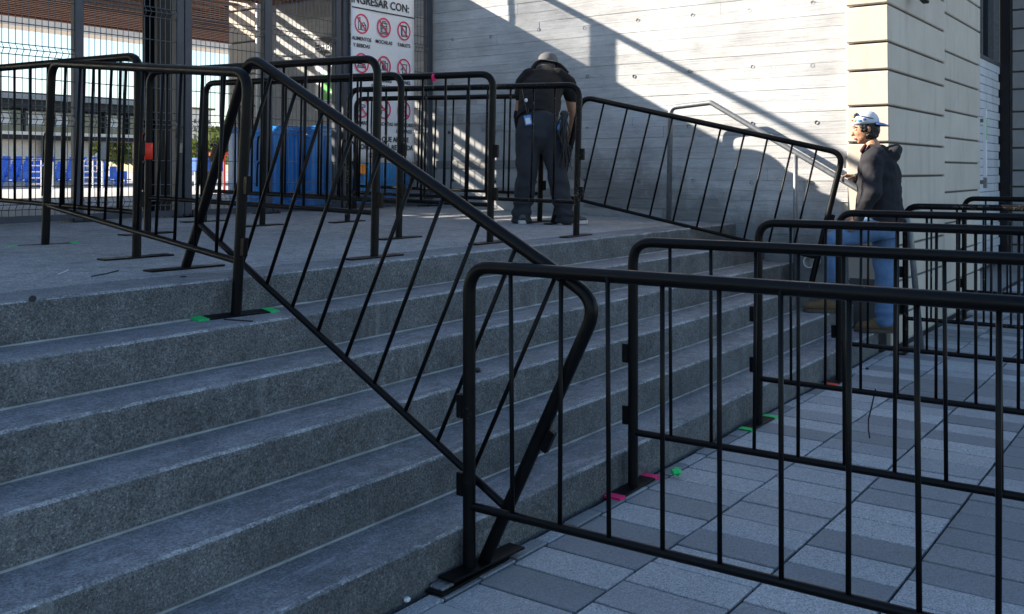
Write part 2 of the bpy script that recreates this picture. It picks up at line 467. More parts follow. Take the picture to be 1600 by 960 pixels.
def bead(k, x1):
    y = Y1+(k-1)*TREAD; z = (k-1)*RISE; pts = []; rs = []; x = -3.5
    while x < x1:
        pts.append((x, y-.002, z+.001)); rs.append(max(.0025, .006+.004*noise.noise(Vector((x*3, k*5, 0)))+.002*noise.noise(Vector((x*17, k, 2))))); x += .06
    b = MB(); b.tube(pts, rs, 6); b.build('mortar_bead', M['mortar'], stairs)
xe = {1: 8.12, 2: 8.375, 3: 8.442, 4: 8.442, 5: 8.442, 6: 8.442}
for k in range(1, 7):
    j = 5.42
    step(k, -3.5, j-.002); step(k, j+.002, xe[k])
    if k > 1: bead(k, xe[k])
# landing slab (rises gently away from the stairs) and the concourse beyond the fence
ys = [3.863, 5.0, 6.2, 7.4, 9, 12, 18, 30, 47.4, 120, 400]
lm = MB(); vs = []; fs = []
for Y in ys[:4]: vs += [(-12, Y, land_z(Y)), (8.442, Y, land_z(Y))]
for i in range(3): fs.append((2*i, 2*i+1, 2*i+3, 2*i+2))
vs += [(-12, 3.863, -.05), (8.442, 3.863, -.05)]; fs.append((8, 9, 1, 0))
lo_ = tag(lm.add([(x, y, z-.006) if i < 8 else (x, y, z) for i, (x, y, z) in enumerate(vs)], fs).build('landing', M['mortar']), kind='structure')
yr = [3.866, 4.62, 5.9, 7.18]
for (ya, yb) in zip(yr[:-1], yr[1:]):
    x = -12.0+random.uniform(0, 1)
    while x < 8.44:
        xb = min(x+2.4, 8.44)
        b = MB(); g_ = .0022
        b.add([(x+g_, ya+g_, land_z(ya)), (xb-g_, ya+g_, land_z(ya)), (xb-g_, yb-g_, land_z(yb)), (x+g_, yb-g_, land_z(yb))]+[(x+g_, ya+g_, land_z(ya)-.03), (xb-g_, ya+g_, land_z(ya)-.03), (xb-g_, yb-g_, land_z(yb)-.03), (x+g_, yb-g_, land_z(yb)-.03)],
              [(0, 1, 2, 3), (0, 4, 5, 1), (1, 5, 6, 2), (2, 6, 7, 3), (3, 7, 4, 0)])
        b.build('slab', M['landing'], lo_); x = xb
cm = MB(); vs = []; fs = []
for Y in ys[3:]:
    z = land_z(Y)-.004; vs += [(-150 if Y > 8 else -12, Y, z), (8.442 if Y < 10 else 250, Y, z)]
for i in range(len(ys)-4): fs.append((2*i, 2*i+1, 2*i+3, 2*i+2))
tag(cm.add(vs, fs).build('concourse', M['concourse']), kind='structure')

# ------------------------------------------------------------------ side wall of board-formed concrete
wall = empty('side_wall', (WALLX, 6, 0), 'tall board-marked grey concrete wall at the end of the stairs', 'wall')
b = MB(); b.box((WALLX+.012, 2.56, -.05), (WALLX+.35, 10.16, 6.0)); b.build('backing', M['jointwall'], wall)
BH = .104; bid = 0
bm_cache = {}
z = .0; rowi = 0
holes = [(y_, z_) for y_ in (2.86, 3.44, 4.02, 4.6, 5.18, 5.76, 6.34, 6.92, 7.5, 8.08, 8.66) for z_ in (.80, 1.34, 1.86, 2.38, 2.9)]
board_objs = []
while z < 4.25:
    y = 2.562-random.uniform(0, 1.6)
    h = BH+random.choice((-.014, -.006, 0, .006, .016))
    while y < 10.15:
        L = random.uniform(1.5, 2.6); a = max(y, 2.562); e = min(y+L, 10.155)
        if e-a > .12 and z+h > max(0, (a-2.2)*.58-.15):
            d = random.uniform(-.0035, .0035)
            mb = MB(); mb.box((WALLX+d, a+.0008, z+.0008), (WALLX+.03, e-.0008, z+h-.0008))
            me = mb.mesh('formed_board', (WALLX, 6, 0)); do_bevel(me, .0012); me.materials.append(M['board'])
            board_objs.append((newobj('formed_board', me, wall), a, e, z, z+h))
        y += L
    z += h; rowi += 1
b = MB(); b.box((WALLX, 2.562, z), (WALLX+.03, 10.155, 6.0)); b.build('upper_wall_face', M['board'], wall)
# form-tie cones: small real cups set in the face
cup = MB(); n = 12; vs = []
prof = [(.0178, -.0035), (.0165, -.004), (.0125, .012), (.0, .012)]
for rr, xx in prof[:3]:
    for k in range(n): vs.append((xx, rr*math.cos(2*math.pi*k/n), rr*math.sin(2*math.pi*k/n)))
fs = [(i*n+k, i*n+(k+1) % n, (i+1)*n+(k+1) % n, (i+1)*n+k) for i in range(2) for k in range(n)]
fs.append(tuple(2*n+k for k in range(n)))
cup.add(vs, fs); cme = cup.mesh('tie_hole', smooth=False); cme.materials.append(plain('tie_hole_shade', (.10, .095, .09), .9))  # dark colour stands in for the shadow inside each hole
for y_, z_ in holes:
    if z_ < land_z(y_)-.05 and y_ > 3.6: continue
    o = newobj('tie_hole', cme, wall, Vector((WALLX-.001, y_+random.uniform(-.03, .03), z_+random.uniform(-.02, .02)))-wpos(wall))
# pilaster that ends the wall, beyond the fence
pil = empty('end_pilaster', (8.5, 10.4, 1.03), 'beige stone pilaster with striped light at the far end of the wall behind the fence', 'pilaster')
pz = 1.03
b = MB(); b.box((8.43, 10.17, 1.0), (9.2, 10.66, 6)); b.build('core', M['joint'], pil)
for i, hgt in enumerate([.42]*11):
    b = MB(); b.box((8.405, 10.164, pz+.012), (9.22, 10.69, pz+hgt-.012)); b.build('block', M['stone'], pil, bevel=.006); pz += hgt
b = MB(); b.box((8.72, 2.56, -.05), (8.9, 10.6, 5.9)); b.build('rear_mass', M['stone_dark'], wall)
# drain pipe stub
dp = on_x(1267, 409, 8.33)
b = MB()
for r0, r1 in ((.052, .044),):
    rings = [((8.36+.08, dp.y, dp.z), (0, r0, 0), (0, 0, r0)), ((8.28, dp.y, dp.z), (0, r0, 0), (0, 0, r0)), ((8.28, dp.y, dp.z), (0, r1, 0), (0, 0, r1)), ((8.40, dp.y, dp.z), (0, r1, 0), (0, 0, r1))]
    b.loft(rings, 18)
tag(b.build('drain_pipe', M['pvc'], smooth=False), 'open white drain pipe stub poking from the wall beside the steps', 'pipe')

# ------------------------------------------------------------------ corner building
bld = empty('corner_building', (8.4, 2.3, 0), 'beige rusticated stone building at the right with lit corner', 'building')
b = MB(); b.box((8.42, 2.25, -.05), (12.18, 2.55, 6)); b.build('core', M['joint'], bld)
zc = [-.04, .22, .51, .81, 1.10, 1.40, 1.68, 1.985, 2.28, 2.51, 2.82, 3.12, 3.42, 3.75, 4.05, 4.4, 4.8, 5.2, 5.6, 6.0]
def sheared_block(x0, x1, y0, y1, z0, z1, parent, mat, lean=0.0, bev=.008, name='block'):
    lx = lambda z: lean*(z-1.4)
    mb = MB(); mb.add([(x0+lx(z0), y0, z0), (x1, y0, z0), (x1, y1, z0), (x0+lx(z0), y1, z0), (x0+lx(z1), y0, z1), (x1, y0, z1), (x1, y1, z1), (x0+lx(z1), y1, z1)],
         [(0,3,2,1),(4,5,6,7),(0,1,5,4),(1,2,6,5),(2,3,7,6),(3,0,4,7)])
    return mb.build(name, mat, parent, bevel=bev)
for a, e in zip(zc[:-1], zc[1:]):
    sheared_block(8.39, 10.385, 2.215, 2.56, a+.009, e-.009, bld, M['stone'], -.035)
zc2 = [-.04, .32, .62, .92, 1.23, 1.53, 1.78, 2.05, 2.36, 2.64, 3.02, 3.3, 3.6, 3.9, 4.2, 4.6, 5.0, 5.5, 6.0]
for a, e in zip(zc2[:-1], zc2[1:]):
    sheared_block(10.41, 12.2, 2.225, 2.56, a+.009, e-.009, bld, M['stone'], 0)
# recessed block wall with window, then the dark return of the next bay
b = MB(); b.box((12.1, 2.93, -.05), (17.6, 3.2, 3.2)); b.build('recess_backing', M['joint'], bld)
bl = MB(); bl.box((0, 0, .004), (.392, .03, .121)); bme = bl.mesh('wall_block'); do_bevel(bme, .004); bme.materials.append(M['blockwall'])
for r in range(25):
    for i in range(6):
        x = 15.2+i*.4-(.2 if r % 2 else 0)
        o = newobj('wall_block', bme, bld, Vector((x, 2.902+random.uniform(-.002, .002), r*.125))-wpos(bld))
        if x > 17.1: o.scale.x = (17.5-x)/.4
b = MB(); b.box((12.1, 2.905, 0), (14.98, 2.93, 3.12)); b.build('recess_wall', M['blockwall'], bld)
win = MB(); win.box((14.2, 2.98, 3.14), (17.48, 3.02, 5.9)); w_ = win.build('window', M['glass'], bld)
fr = MB()
for x in (14.2, 15.55, 16.05, 17.42): fr.box((x, 2.9, 3.14), (x+.06, 2.985, 5.9))
fr.box((14.2, 2.89, 3.125), (17.48, 2.99, 3.18)); fr.box((14.2, 2.92, 3.9), (16.0, 2.975, 3.95))
fr.build('window_frame', M['galv'], w_)
b = MB(); b.box((17.55, -1, -.05), (22, 3.0, 6)); b.build('bay_core', M['joint'], bld)
zz = -.04
for hgt in [.3, .27, .36, .3, .26, .36, .3, .28, .36, .28, .33, .36, .3, .3, .36, .36]:
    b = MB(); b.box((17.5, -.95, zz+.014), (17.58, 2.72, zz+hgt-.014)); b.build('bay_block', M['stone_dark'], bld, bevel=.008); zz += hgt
b = MB(); b.box((17.49, 2.76, 0), (17.6, 2.899, 6)); b.build('downpipe', M['steel_dark'], bld)
# notice board seen edge-on, camera on the facade
b = MB(); b.box((12.24, 2.17, 1.38), (12.29, 2.2, 2.15)); nb = b.build('wall_notice', M['white'], None)
b = MB(); b.box((12.235, 2.167, 1.25), (12.29, 2.2, 1.37)); b.build('grey_base', M['galv'], nb)
b = MB(); b.box((12.255, 2.165, 1.8), (12.28, 2.1695, 2.05)); b.build('green_panel', M['sign_green'], nb)
b = MB(); b.box((12.25, 2.2, 1.3), (12.28, 2.93, 1.34)); b.box((12.25, 2.2, 2.0), (12.28, 2.93, 2.04)); b.build('bracket', M['galv'], nb)
tag(nb, 'narrow white and green notice board at the far edge of the stone facade', 'notice')
cp = on_y(1442, -4, 2.1)
b = MB(); b.obox(cp, Vector((.075, -.01, -.02)), Vector((0, .03, 0)), Vector((.006, 0, .03))); cb = b.build('security_camera', M['steel_dark'], None, bevel=.008)
b = MB(); b.tube([cp+Vector((0, 0, .01)), cp+Vector((.01, .06, .06)), (cp.x+.01, 2.217, cp.z+.08)], .012); b.build('bracket', M['galv'], cb)
b = MB(); b.tube([cp+Vector((-.07, .01, .018)), cp+Vector((-.09, .013, .024))], .022, 12); b.build('lens', M['glass'], cb)
tag(cb, 'small dark security camera fixed high on the stone facade', 'camera')
# red bundle at the far right edge
rb = empty('red_bag', (16.3, 2.1, 0), 'red bag with white stripe on the far paving at the right edge', 'bag')
b = MB(); b.ell((16.3, 2.1, .2), (.24, 0, 0), (0, .2, 0), (0, 0, .21)); b.ell((16.42, 2.05, .3), (.15, 0, 0), (0, .15, 0), (0, 0, .14))
blob('bag', b, M['red'], rb, .02, 4, lambda p, n: noise.noise(p*14)*.012)
b = MB(); b.tube([(16.13, 1.98, .05), (16.14, 1.92, .2), (16.2, 1.93, .36), (16.3, 2.0, .43)], .02, 6); b.build('stripe', M['white'], rb)

# ------------------------------------------------------------------ canopy over the entrance (throws the big shade)
can = empty('entrance_canopy', (5, 10, 3.6), 'slatted brown entrance canopy over the fence at the upper left', 'canopy')
RZ = 3.58; RF = 7.46; RB = 12.05
slits = [(10.02+.31*i, 10.02+.31*i+.15) for i in range(6)]
edges = [RF]+[v for s_ in slits for v in s_]+[RB]
for i in range(0, len(edges), 2):
    b = MB(); b.box((-9, edges[i], RZ+.05), (8.40, edges[i+1], RZ+(.17 if i == 0 else .066))); b.build('roof_slab', M['wood'], can)
for s0, s1 in slits:
    b = MB(); b.box((-9, s0, RZ+.052), (4.4, s1, RZ+.064)); b.build('roof_infill', M['wood'], can)
y = RF+.03
slat = MB(); slat.box((-9, 0, -.03), (8.38, .075, .045)); sme = slat.mesh('slat', (5, 0, 0)); sme.materials.append(M['wood'])
while y < 9.78:
    newobj('slat', sme, can, (0, y-10, RZ-3.6+random.uniform(-.004, .004))); y += .108
for x in (-6, -2, 2):
    b = MB(); b.box((x-.06, 9.8, RZ-.1), (x+.06, RB-.02, RZ+.048)); b.build('beam', M['wood'], can)
# higher roof behind it, its slatted soffit shows at the top left of the picture
hi = empty('high_roof', (5, 18, 5.0), 'high roof with dark brown wooden slat soffit beyond the entrance fence', 'roof')
HZ = 5.0; HY0, HY1 = 14.25, 22.3
b = MB(); b.box((-16, HY0, HZ+.16), (24, HY1, HZ+.3)); b.build('roof_deck', M['roof'], hi)
slat = MB(); slat.box((-21, 0, 0), (19, .1, .15)); sme = slat.mesh('slat'); sme.materials.append(M['wood'])
y = HY0+.02
while y < HY1-.1:
    newobj('slat', sme, hi, (0, y-18, random.uniform(-.006, .006))); y += .235
b = MB(); b.box((-16, HY1+.002, HZ-.03), (24, HY1+.12, HZ+.4)); b.build('fascia', M['wood'], hi)
for x in (-12, -2, 21):
    b = MB(); b.box((x-.15, 21.2, .8), (x+.15, 21.5, HZ+.16)); b.build('column', M['steel_dark'], hi)
b = MB(); b.box((-9, RF, RZ+.172), (4.1, RF+1.2, 6.4)); b.build('shade_block', M['cream'], can)  # unseen block added above the canopy to shade the nearer barriers
GZ = 4.23
b = MB(); b.tube([(4.2, RF+.04, GZ), (8.42, RF+.04, GZ)], .034, 10); rl = b.build('guard_rail', M['galv'], can)
for x, w in ((7.17, .042), (5.2, .042)):
    b = MB(); b.box((x-w, RF, RZ+.17), (x+w, RF+.07, GZ-.02)); b.build('post', M['galv'], rl)
b = MB(); b.box((7.26, RF+.03, RZ+.175), (7.74, RF+.036, GZ-.05)); b.build('tinted_panel', M['panel'], rl)
b = MB(); b.box((7.735, RF+.02, RZ+.172), (7.765, RF+.05, GZ-.04)); b.box((7.235, RF+.02, RZ+.172), (7.262, RF+.05, GZ-.04)); b.build('panel_frame', M['galv'], rl)
sc_ = empty('steel_column', (5.27, 7.62, 1.05), 'thick black steel column behind the fence holding the canopy', 'column')
b = MB(); b.box((5.15, 7.52, 1.0), (5.40, 7.54, RZ+.05)); b.box((5.15, 7.72, 1.0), (5.40, 7.74, RZ+.05)); b.box((5.265, 7.54, 1.0), (5.285, 7.72, RZ+.05)); b.build('profile', M['steel_dark'], sc_)
b = MB(); b.box((5.1, 7.46, 1.04), (5.45, 7.8, 1.075)); b.build('base_plate', M['steel_dark'], sc_)
# further pale beam of the next roof
fb = empty('far_roof_beam', (0, 26, 3.7), 'pale cream concrete roof beam beyond the wooden soffit', 'beam')
b = MB(); b.box((-14, 25.6, 5.25), (40, 26.4, 6.9)); b.build('beam', M['cream'], fb)
for x in (-10, 34):
    b = MB(); b.box((x-.2, 25.8, .7), (x+.2, 26.2, 5.25)); b.build('column', M['cream'], fb)
# ------------------------------------------------------------------ mesh fence
FY = 7.15; FZ = land_z(FY)
fence = empty('mesh_fence', (6, FY, FZ), 'grey welded mesh fence with square posts across the landing', 'fence')
def fpost(x0, x1, y0, y1, zt=3.5, mat='fence'):
    b = MB(); b.box((x0, y0, FZ), (x1, y1, zt)); p = b.build('post', M[mat], fence, bevel=.004)
    b = MB(); b.box((x0-.05, y0-.05, FZ-.005), (x1+.05, y1+.05, FZ+.012)); b.build('base_plate', M['steel_dark'], p)
    b = MB()
    for bx in (x0-.035, x1+.035):
        for by in (y0-.035, y1+.035): b.tube([(bx, by, FZ), (bx, by, FZ+.03)], .009, 6)
    b.build('bolts', M['steel_dark'], p)
for x in (-2.0, .6, 2.4): fpost(x, x+.07, FY, FY+.07)
fpost(4.18, 4.25, FY, FY+.07); fpost(5.09, 5.16, FY, FY+.08); fpost(5.168, 5.24, FY, FY+.08)
fpost(6.03, 6.12, FY, FY+.07); fpost(6.93, 7.0, FY, FY+.07); fpost(7.03, 7.12, FY, FY+.08); fpost(8.33, 8.41, FY, FY+.07)
def mesh_panel(x0, x1, bends, ztop=3.42):
    zb = FZ+.06; mb = MB(); r = .0033
    zs = [zb]
    for bz in bends: zs += [(bz-.035), bz, (bz+.035)]
    zs.append(ztop)
    def yo(i):
        return 0 if i in (0, len(zs)-1) else (-.03 if (i-1) % 3 == 1 else 0)
    n = max(2, int(round((x1-x0)/.05)))
    for i in range(n+1):
        x = x0+(x1-x0)*i/n
        mb.tube([(x, FY+.02+yo(k), zz) for k, zz in enumerate(zs)], r, 4)
    hz = set()
    for bz in bends: hz.update((round(bz-.04, 3), round(bz, 3), round(bz+.04, 3)))
    zz = zb+.02
    while zz < ztop:
        if all(abs(zz-bz) > .1 for bz in bends): hz.add(round(zz, 3))
        zz += .2
    for h in hz:
        yy = -.03 if any(abs(h-bz) < .01 for bz in bends) else 0
        mb.tube([(x0, FY+.02+yy-.005, h), (x1, FY+.02+yy-.005, h)], r*1.15, 4)
    p = mb.build('mesh_panel', M['wire'], fence, smooth=False); tag(p, kind='stuff')
    b = MB(); b.box((x0, FY-.01, FZ+.012), (x1, FY+.05, FZ+.062)); b.build('bottom_rail', M['fence'], p)
B1 = [1.2, 1.83, 2.34, 2.95]; B2 = [1.2, 1.83, 2.76]
for a, e, B in ((-1.93, .6, B1), (.67, 2.4, B1), (2.47, 4.18, B1), (4.25, 5.09, B2), (5.24, 6.03, [1.2, 1.83, 2.72]), (6.12, 6.93, [1.2, 1.83, 2.76]), (7.12, 8.33, [1.2, 1.9, 2.8])):
    mesh_panel(a+.004, e-.004, B)
# latch and chain on the gate post
b = MB(); b.box((5.10, FY-.03, 1.60), (5.13, FY-.001, 1.68)); b.build('latch', M['galv'], fence)
b = MB(); b.tube([(5.06, FY-.02, 1.72), (5.08, FY-.03, 1.80), (5.12, FY-.03, 1.82), (5.15, FY-.02, 1.75)], .006, 6); b.build('lock_shackle', M['steel_dark'], fence)
# white downpipe on the wall behind the fence
wp = on_x(404, 100, 8.38)
b = MB(); b.tube([(8.37, wp.y, land_z(wp.y)), (8.37, wp.y, 4.5)], .028, 12)
tag(b.build('white_downpipe', M['pvc'], smooth=True), 'thin white vertical downpipe on the wall behind the fence', 'pipe')

# ------------------------------------------------------------------ prohibition sign on the fence
sign = empty('prohibition_sign', (7.57, FY-.03, 1.5), 'tall white banner of prohibited items tied to the fence', 'sign')
SY = FY-.035
sx0, sx1, sz0, sz1 = 7.10, 8.055, 1.53, 3.48
b = MB()
n = 16; vs = []; fs = []
for i in range(n+1):
    for j in range(n+1):
        x = sx0+(sx1-sx0)*i/n; zz = sz0+(sz1-sz0)*j/n
        vs.append((x, SY+.004*math.sin(x*9+zz*3), zz))
for i in range(n):
    for j in range(n):
        a = i*(n+1)+j; fs.append((a, a+n+1, a+n+2, a+1))
b.add(vs, fs); sb_ = b.build('banner', M['white'], sign, smooth=True)
m_ = sb_.modifiers.new('t', 'SOLIDIFY'); m_.thickness = .004; m_.offset = -1; bake(sb_)
IY = SY-.0075
def text(s, x, zz, size, mat, parent, align='CENTER', y=None, bold=.012, rot=None, loc=None, shear=0, name='lettering'):
    cu = bpy.data.curves.new('t', 'FONT'); cu.body = s; cu.size = size; cu.align_x = align; cu.align_y = 'CENTER'
    cu.offset = bold*size; cu.extrude = .0006; cu.shear = shear; cu.resolution_u = 3
    o = bpy.data.objects.new(name, cu); col.objects.link(o); bpy.context.view_layer.update()
    me = bpy.data.meshes.new_from_object(o.evaluated_get(bpy.context.evaluated_depsgraph_get()))
    bpy.data.objects.remove(o); me.materials.clear(); me.materials.append(mat)
    q = newobj(name, me, parent)
    q.location = (Vector((x, IY if y is None else y, zz)) if loc is None else Vector(loc))-wpos(parent)
    q.rotation_euler = rot or (R_(90), 0, 0); return q
text('INGRESAR CON:', 7.53, 3.185, .118, M['ink'], sign, bold=.02)
text('PROHIBIDO', 7.53, 3.335, .118, M['ink'], sign, bold=.02)
b = MB(); b.box((7.105, IY-.0006, 3.095), (8.05, IY+.0006, 3.108)); b.build('rule', M['ink'], sign)
cols_ = [7.245, 7.575, 7.885]; rowz = [2.945, 2.545, 2.09]
def bars(pts, w, y=IY+.0015, t=.0012):
    mb = MB()
    for (x0, z0), (x1, z1) in pts:
        a = Vector((x0, y, z0)); e = Vector((x1, y, z1)); d = (e-a)
        if d.length < 1e-6: continue
        u = d.normalized(); v = Vector((0, 1, 0)).cross(u)
        mb.obox((a+e)/2, d/2+u*w*.25, v*w/2, Vector((0, t/2, 0)))
    return mb
def poly(pts, close=True): return [(pts[i], pts[(i+1) % len(pts)]) for i in range(len(pts) if close else len(pts)-1)]
def rect(x0, z0, x1, z1): return poly([(x0, z0), (x1, z0), (x1, z1), (x0, z1)])
def circ(cx, cz, r, n=10): return poly([(cx+r*math.cos(6.2832*k/n), cz+r*math.sin(6.2832*k/n)) for k in range(n)])
glyphs = [
    rect(-.045, -.06, -.015, .02)+rect(-.038, .02, -.022, .06)+rect(0, -.06, .06, -.01)+poly([(0, -.01), (.03, .02), (.06, -.01)], False),
    rect(-.045, -.065, .045, .045)+rect(-.03, -.05, .03, -.005)+poly([(-.02, .045), (-.02, .065), (.02, .065), (.02, .045)], False)+[((-.045, .015), (.045, .015))],
    rect(-.04, -.06, .04, .055)+rect(-.03, -.045, .03, .045),
    rect(-.045, -.01, .045, .05)+poly([(-.06, -.045), (.06, -.045), (.045, -.01), (-.045, -.01)])+[((-.05, -.03), (.05, -.03))],
    rect(-.055, -.045, .055, .03)+circ(0, -.01, .026)+rect(-.02, .03, .02, .05)+circ(0, -.01, .014),
    rect(-.02, -.05, .04, .04)+[((-.03, .04), (.05, .04)), ((-.05, -.02), (-.02, 0))],
    poly([(-.05, .03), (.05, .03), (.05, .01), (.0, .005), (-.01, -.04), (-.035, -.04), (-.03, .005), (-.05, .01)]),
    poly([(-.05, .0), (-.045, .04), (-.03, .01), (.03, .01), (.05, .04), (.05, -.05), (.035, -.05), (.03, -.01), (-.03, -.01), (-.035, -.05), (-.05, -.05)]),
    rect(-.03, -.05, .03, .03)+[((-.015, .03), (-.015, .055)), ((0, .03), (0, .055)), ((.015, .03), (.015, .055))]]
gi = 0
for rz_ in rowz:
    for cx in cols_:
        gl = [((x0+cx, z0+rz_), (x1+cx, z1+rz_)) for (x0, z0), (x1, z1) in glyphs[gi]]
        bars(gl, .0075).build('pictogram', M['ink'], sign)
        mb = MB(); n = 28; R0, R1 = .087, .103; vs = []
        for yy in (IY-.001, IY+.0005):
            for rr in (R0, R1):
                for k in range(n): vs.append((cx+rr*math.cos(6.28318*k/n), yy, rz_+rr*math.sin(6.28318*k/n)))
        fs = []
        for k in range(n):
            k2 = (k+1) % n
            fs += [(k, k2, n+k2, n+k), (2*n+k, 3*n+k, 3*n+k2, 2*n+k2), (n+k, n+k2, 3*n+k2, 3*n+k), (k, 2*n+k, 2*n+k2, k2)]
        mb.add(vs, fs); d = .066
        mb2 = bars([((cx-d, rz_+d), (cx+d, rz_-d))], .015, IY-.0005)
        mb.add(mb2.v, mb2.f)
        mb.build('prohibition_ring', M['redink'], sign); gi += 1
for i, lines in enumerate([('ALIMENTOS', 'Y BEBIDAS'), ('MOCHILAS',), ('TABLETS',), ('LAPTOPS',), ('CÁMARAS', 'FOTOGRÁFICAS'), ('DRONES',), ('ARMAS',), ('MASCOTAS',), ('VAPEADORES', 'CIGARROS')]):
    cx = cols_[i % 3]; zz = rowz[i//3]-.155
    for k, s in enumerate(lines): text(s, cx, zz-.07*k, .052, M['ink'], sign, bold=.02)
for k, s in enumerate(('PERSONA QUE ALTERE', 'EL ORDEN SERÁ RETIRADA', 'DEL ESTADIO')):
    text(s, 7.58, 1.775-.085*k, .074, M['ink'], sign, bold=.025)
b = MB()
for x, zz in ((7.12, 3.46), (8.03, 3.46), (7.12, 1.55), (8.03, 1.55)): b.tube([(x, IY-.004, zz-.02), (x, FY-.002, zz+.02)], .004, 5)
b.build('cable_ties', M['ink'], sign)

# wayfinding sign on the wall behind the fence
wy0 = on_x(494, 100, 8.42).y; wy1 = on_x(566, 100, 8.42).y
ws = empty('wayfinding_sign', (8.42, (wy0+wy1)/2, 1.8), 'dark and green stadium wayfinding board on the wall behind the fence', 'sign')
zt = on_x(510, 58, 8.42).z; zb_ = on_x(510, 172, 8.42).z
b = MB(); b.box((8.405, wy1, zb_), (8.441, wy0, zt)); b.build('board', M['white'], ws)
b = MB(); b.box((8.400, wy1+.002, zt-.33), (8.4045, wy0-.002, zt-.002)); b.build('header', M['sign_dark'], ws)
ty = on_x(525, 72, 8.396)
text('Estadio', 0, 0, .125, M['white'], ws, align='RIGHT', loc=(8.396, ty.y, ty.z), rot=(R_(90), 0, R_(-90)), bold=.003)
ty = on_x(549, 74, 8.396)
text('or', 0, 0, .125, M['white'], ws, align='RIGHT', loc=(8.396, ty.y, ty.z), rot=(R_(90), 0, R_(-90)), bold=.003)
gy = wy0-(wy0-wy1)*.18
b = MB(); b.box((8.400, wy1+.03, zb_+.12), (8.4045, gy, zt-.45)); gp = b.build('map_panel', M['sign_green'], ws)
b = MB()
for y_, z_, h_ in ((.25, .3, .16), (.12, .55, .1), (.4, .52, .2), (.3, .75, .08)):
    b.box((8.397, gy-y_-.12, zb_+z_), (8.3995, gy-y_, zb_+z_+h_))
b.build('map_blocks', M['sign_blue'], gp)
b = MB()
for z_ in (.2, .42, .66): b.box((8.397, wy1+.05, zb_+z_), (8.3995, gy-.05, zb_+z_+.022))
b.build('map_lines', M['white'], gp)

# ------------------------------------------------------------------ blue plastic units behind the fence
def blue_unit(px0, px1, Y, h, w_ribs, label, roundr=.13):
    p0 = on_y(px0, 267, Y).x; p1 = on_y(px1, 267, Y).x; zb = land_z(Y); wdt = p1-p0; D = .38
    e = empty('plastic_barrier', ((p0+p1)/2, Y, zb), label, 'barrier', 'blue plastic barriers stored behind the fence')
    mb = MB(); pr = [(0, 0), (0, h-roundr)]
    for a in (22, 45, 68, 90): pr.append((roundr-roundr*math.cos(R_(a)), h-roundr+roundr*math.sin(R_(a))))
    pr2 = [(wdt-x, zz) for x, zz in reversed(pr)]; P_ = pr+pr2; n = len(P_)
    vs = [(p0+x, Y, zb+zz) for x, zz in P_]+[(p0+x, Y+D, zb+zz) for x, zz in P_]
    fs = [tuple(range(n)), tuple(range(2*n-1, n-1, -1))]+[(i, (i+1) % n, n+(i+1) % n, n+i) for i in range(n)]
    mb.add(vs, fs); o = mb.build('shell', M['blue'], e)
    bm = bmesh.new(); bm.from_mesh(o.data); bmesh.ops.recalc_face_normals(bm, faces=bm.faces); bm.to_mesh(o.data); bm.free()
    do_bevel(o.data, .05, 3); smooth_angle(o.data, 50)
    for k in range(w_ribs):
        x = p0+wdt*(k+1)/(w_ribs+1)
        b = MB(); b.loft([((x, Y-.004, zb+.1), (.028, 0, 0), (0, .018, 0)), ((x, Y-.004, zb+h-.16), (.028, 0, 0), (0, .018, 0)), ((x, Y-.002, zb+h-.1), (.01, 0, 0), (0, .006, 0))], 10)
        b.build('rib', M['blue'], e, smooth=True)
    return e
blue_unit(393, 417, 7.62, .83, 0, 'narrow blue plastic barrier standing at the left of the row behind the fence', .07)
blue_unit(427, 481, 7.74, .86, 2, 'wide blue plastic barrier in the middle of the row behind the fence')
blue_unit(488, 530, 7.5, .86, 1, 'blue plastic barrier with a rounded pale shoulder beside the sign post')
e_ = blue_unit(553, 642, 7.5, .58, 3, 'low blue plastic barrier with an orange emblem under the white banner', .06)
lg = on_y(568, 265, 7.47)
b = MB(); b.loft([((lg.x, 7.487, lg.z), (.055, 0, 0), (0, 0, .06)), ((lg.x, 7.478, lg.z), (.052, 0, 0), (0, 0, .057))], 18); b.build('emblem', M['orange'], e_)

# ------------------------------------------------------------------ far side of the concourse
def gz(p): return land_z(p.y)
# building with a glazed gallery
FYB = 57.0
def bx(px, Y=FYB): return on_y(px, 267, Y).x
def bz(py, px, Y=FYB): return on_y(px, py, Y).z
gb = empty('gallery_building', (bx(100), FYB, gz(Vector((0, FYB, 0)))), 'long dark building with a glazed upper gallery beyond the concourse', 'building')
xL, xR = bx(-160), bx(262); g0 = gb.location.z
zr = bz(150, 60); zg1 = bz(172, 60); zg0 = bz(206, 60); zs0 = bz(219, 60)
b = MB(); b.box((xL, FYB+1, zr-.15), (xR, FYB+14, zr+.25)); b.build('roof', M['steel_dark'], gb)
b = MB(); b.box((xL, FYB-1.6, zr-.35), (xR+.6, FYB+.98, zr-.05)); b.build('eaves', M['galv'], gb)
b = MB(); b.box((xL, FYB-1.2, zg1), (xR, FYB+1, zr-.37)); b.build('fascia', M['steel_dark'], gb)
b = MB(); b.box((xL, FYB-.9, zs0), (xR, FYB+1, zg0-.25)); b.build('gallery_slab', M['steel_dark'], gb)
b = MB(); b.box((xL, FYB-1.0, zg0-.24), (xR, FYB+1, zg0-.05)); b.build('slab_edge', M['cream'], gb)
b = MB(); b.box((xL, FYB+.2, zg0-.05), (xR, FYB+.3, zg1)); wg = b.build('glazing', M['glass'], gb)
x = xL
while x < xR:
    b = MB(); b.box((x, FYB+.02, zg0-.04), (x+.12, FYB+.19, zg1)); b.build('mullion', M['steel_dark'], wg)
    if random.random() < .7:
        b = MB(); b.box((x+.3, FYB+.12, zg0+.35), (x+random.uniform(.9, 1.5), FYB+.18, zg1-.15)); b.build('blind', M['blockwall'], wg)
    x += 1.7
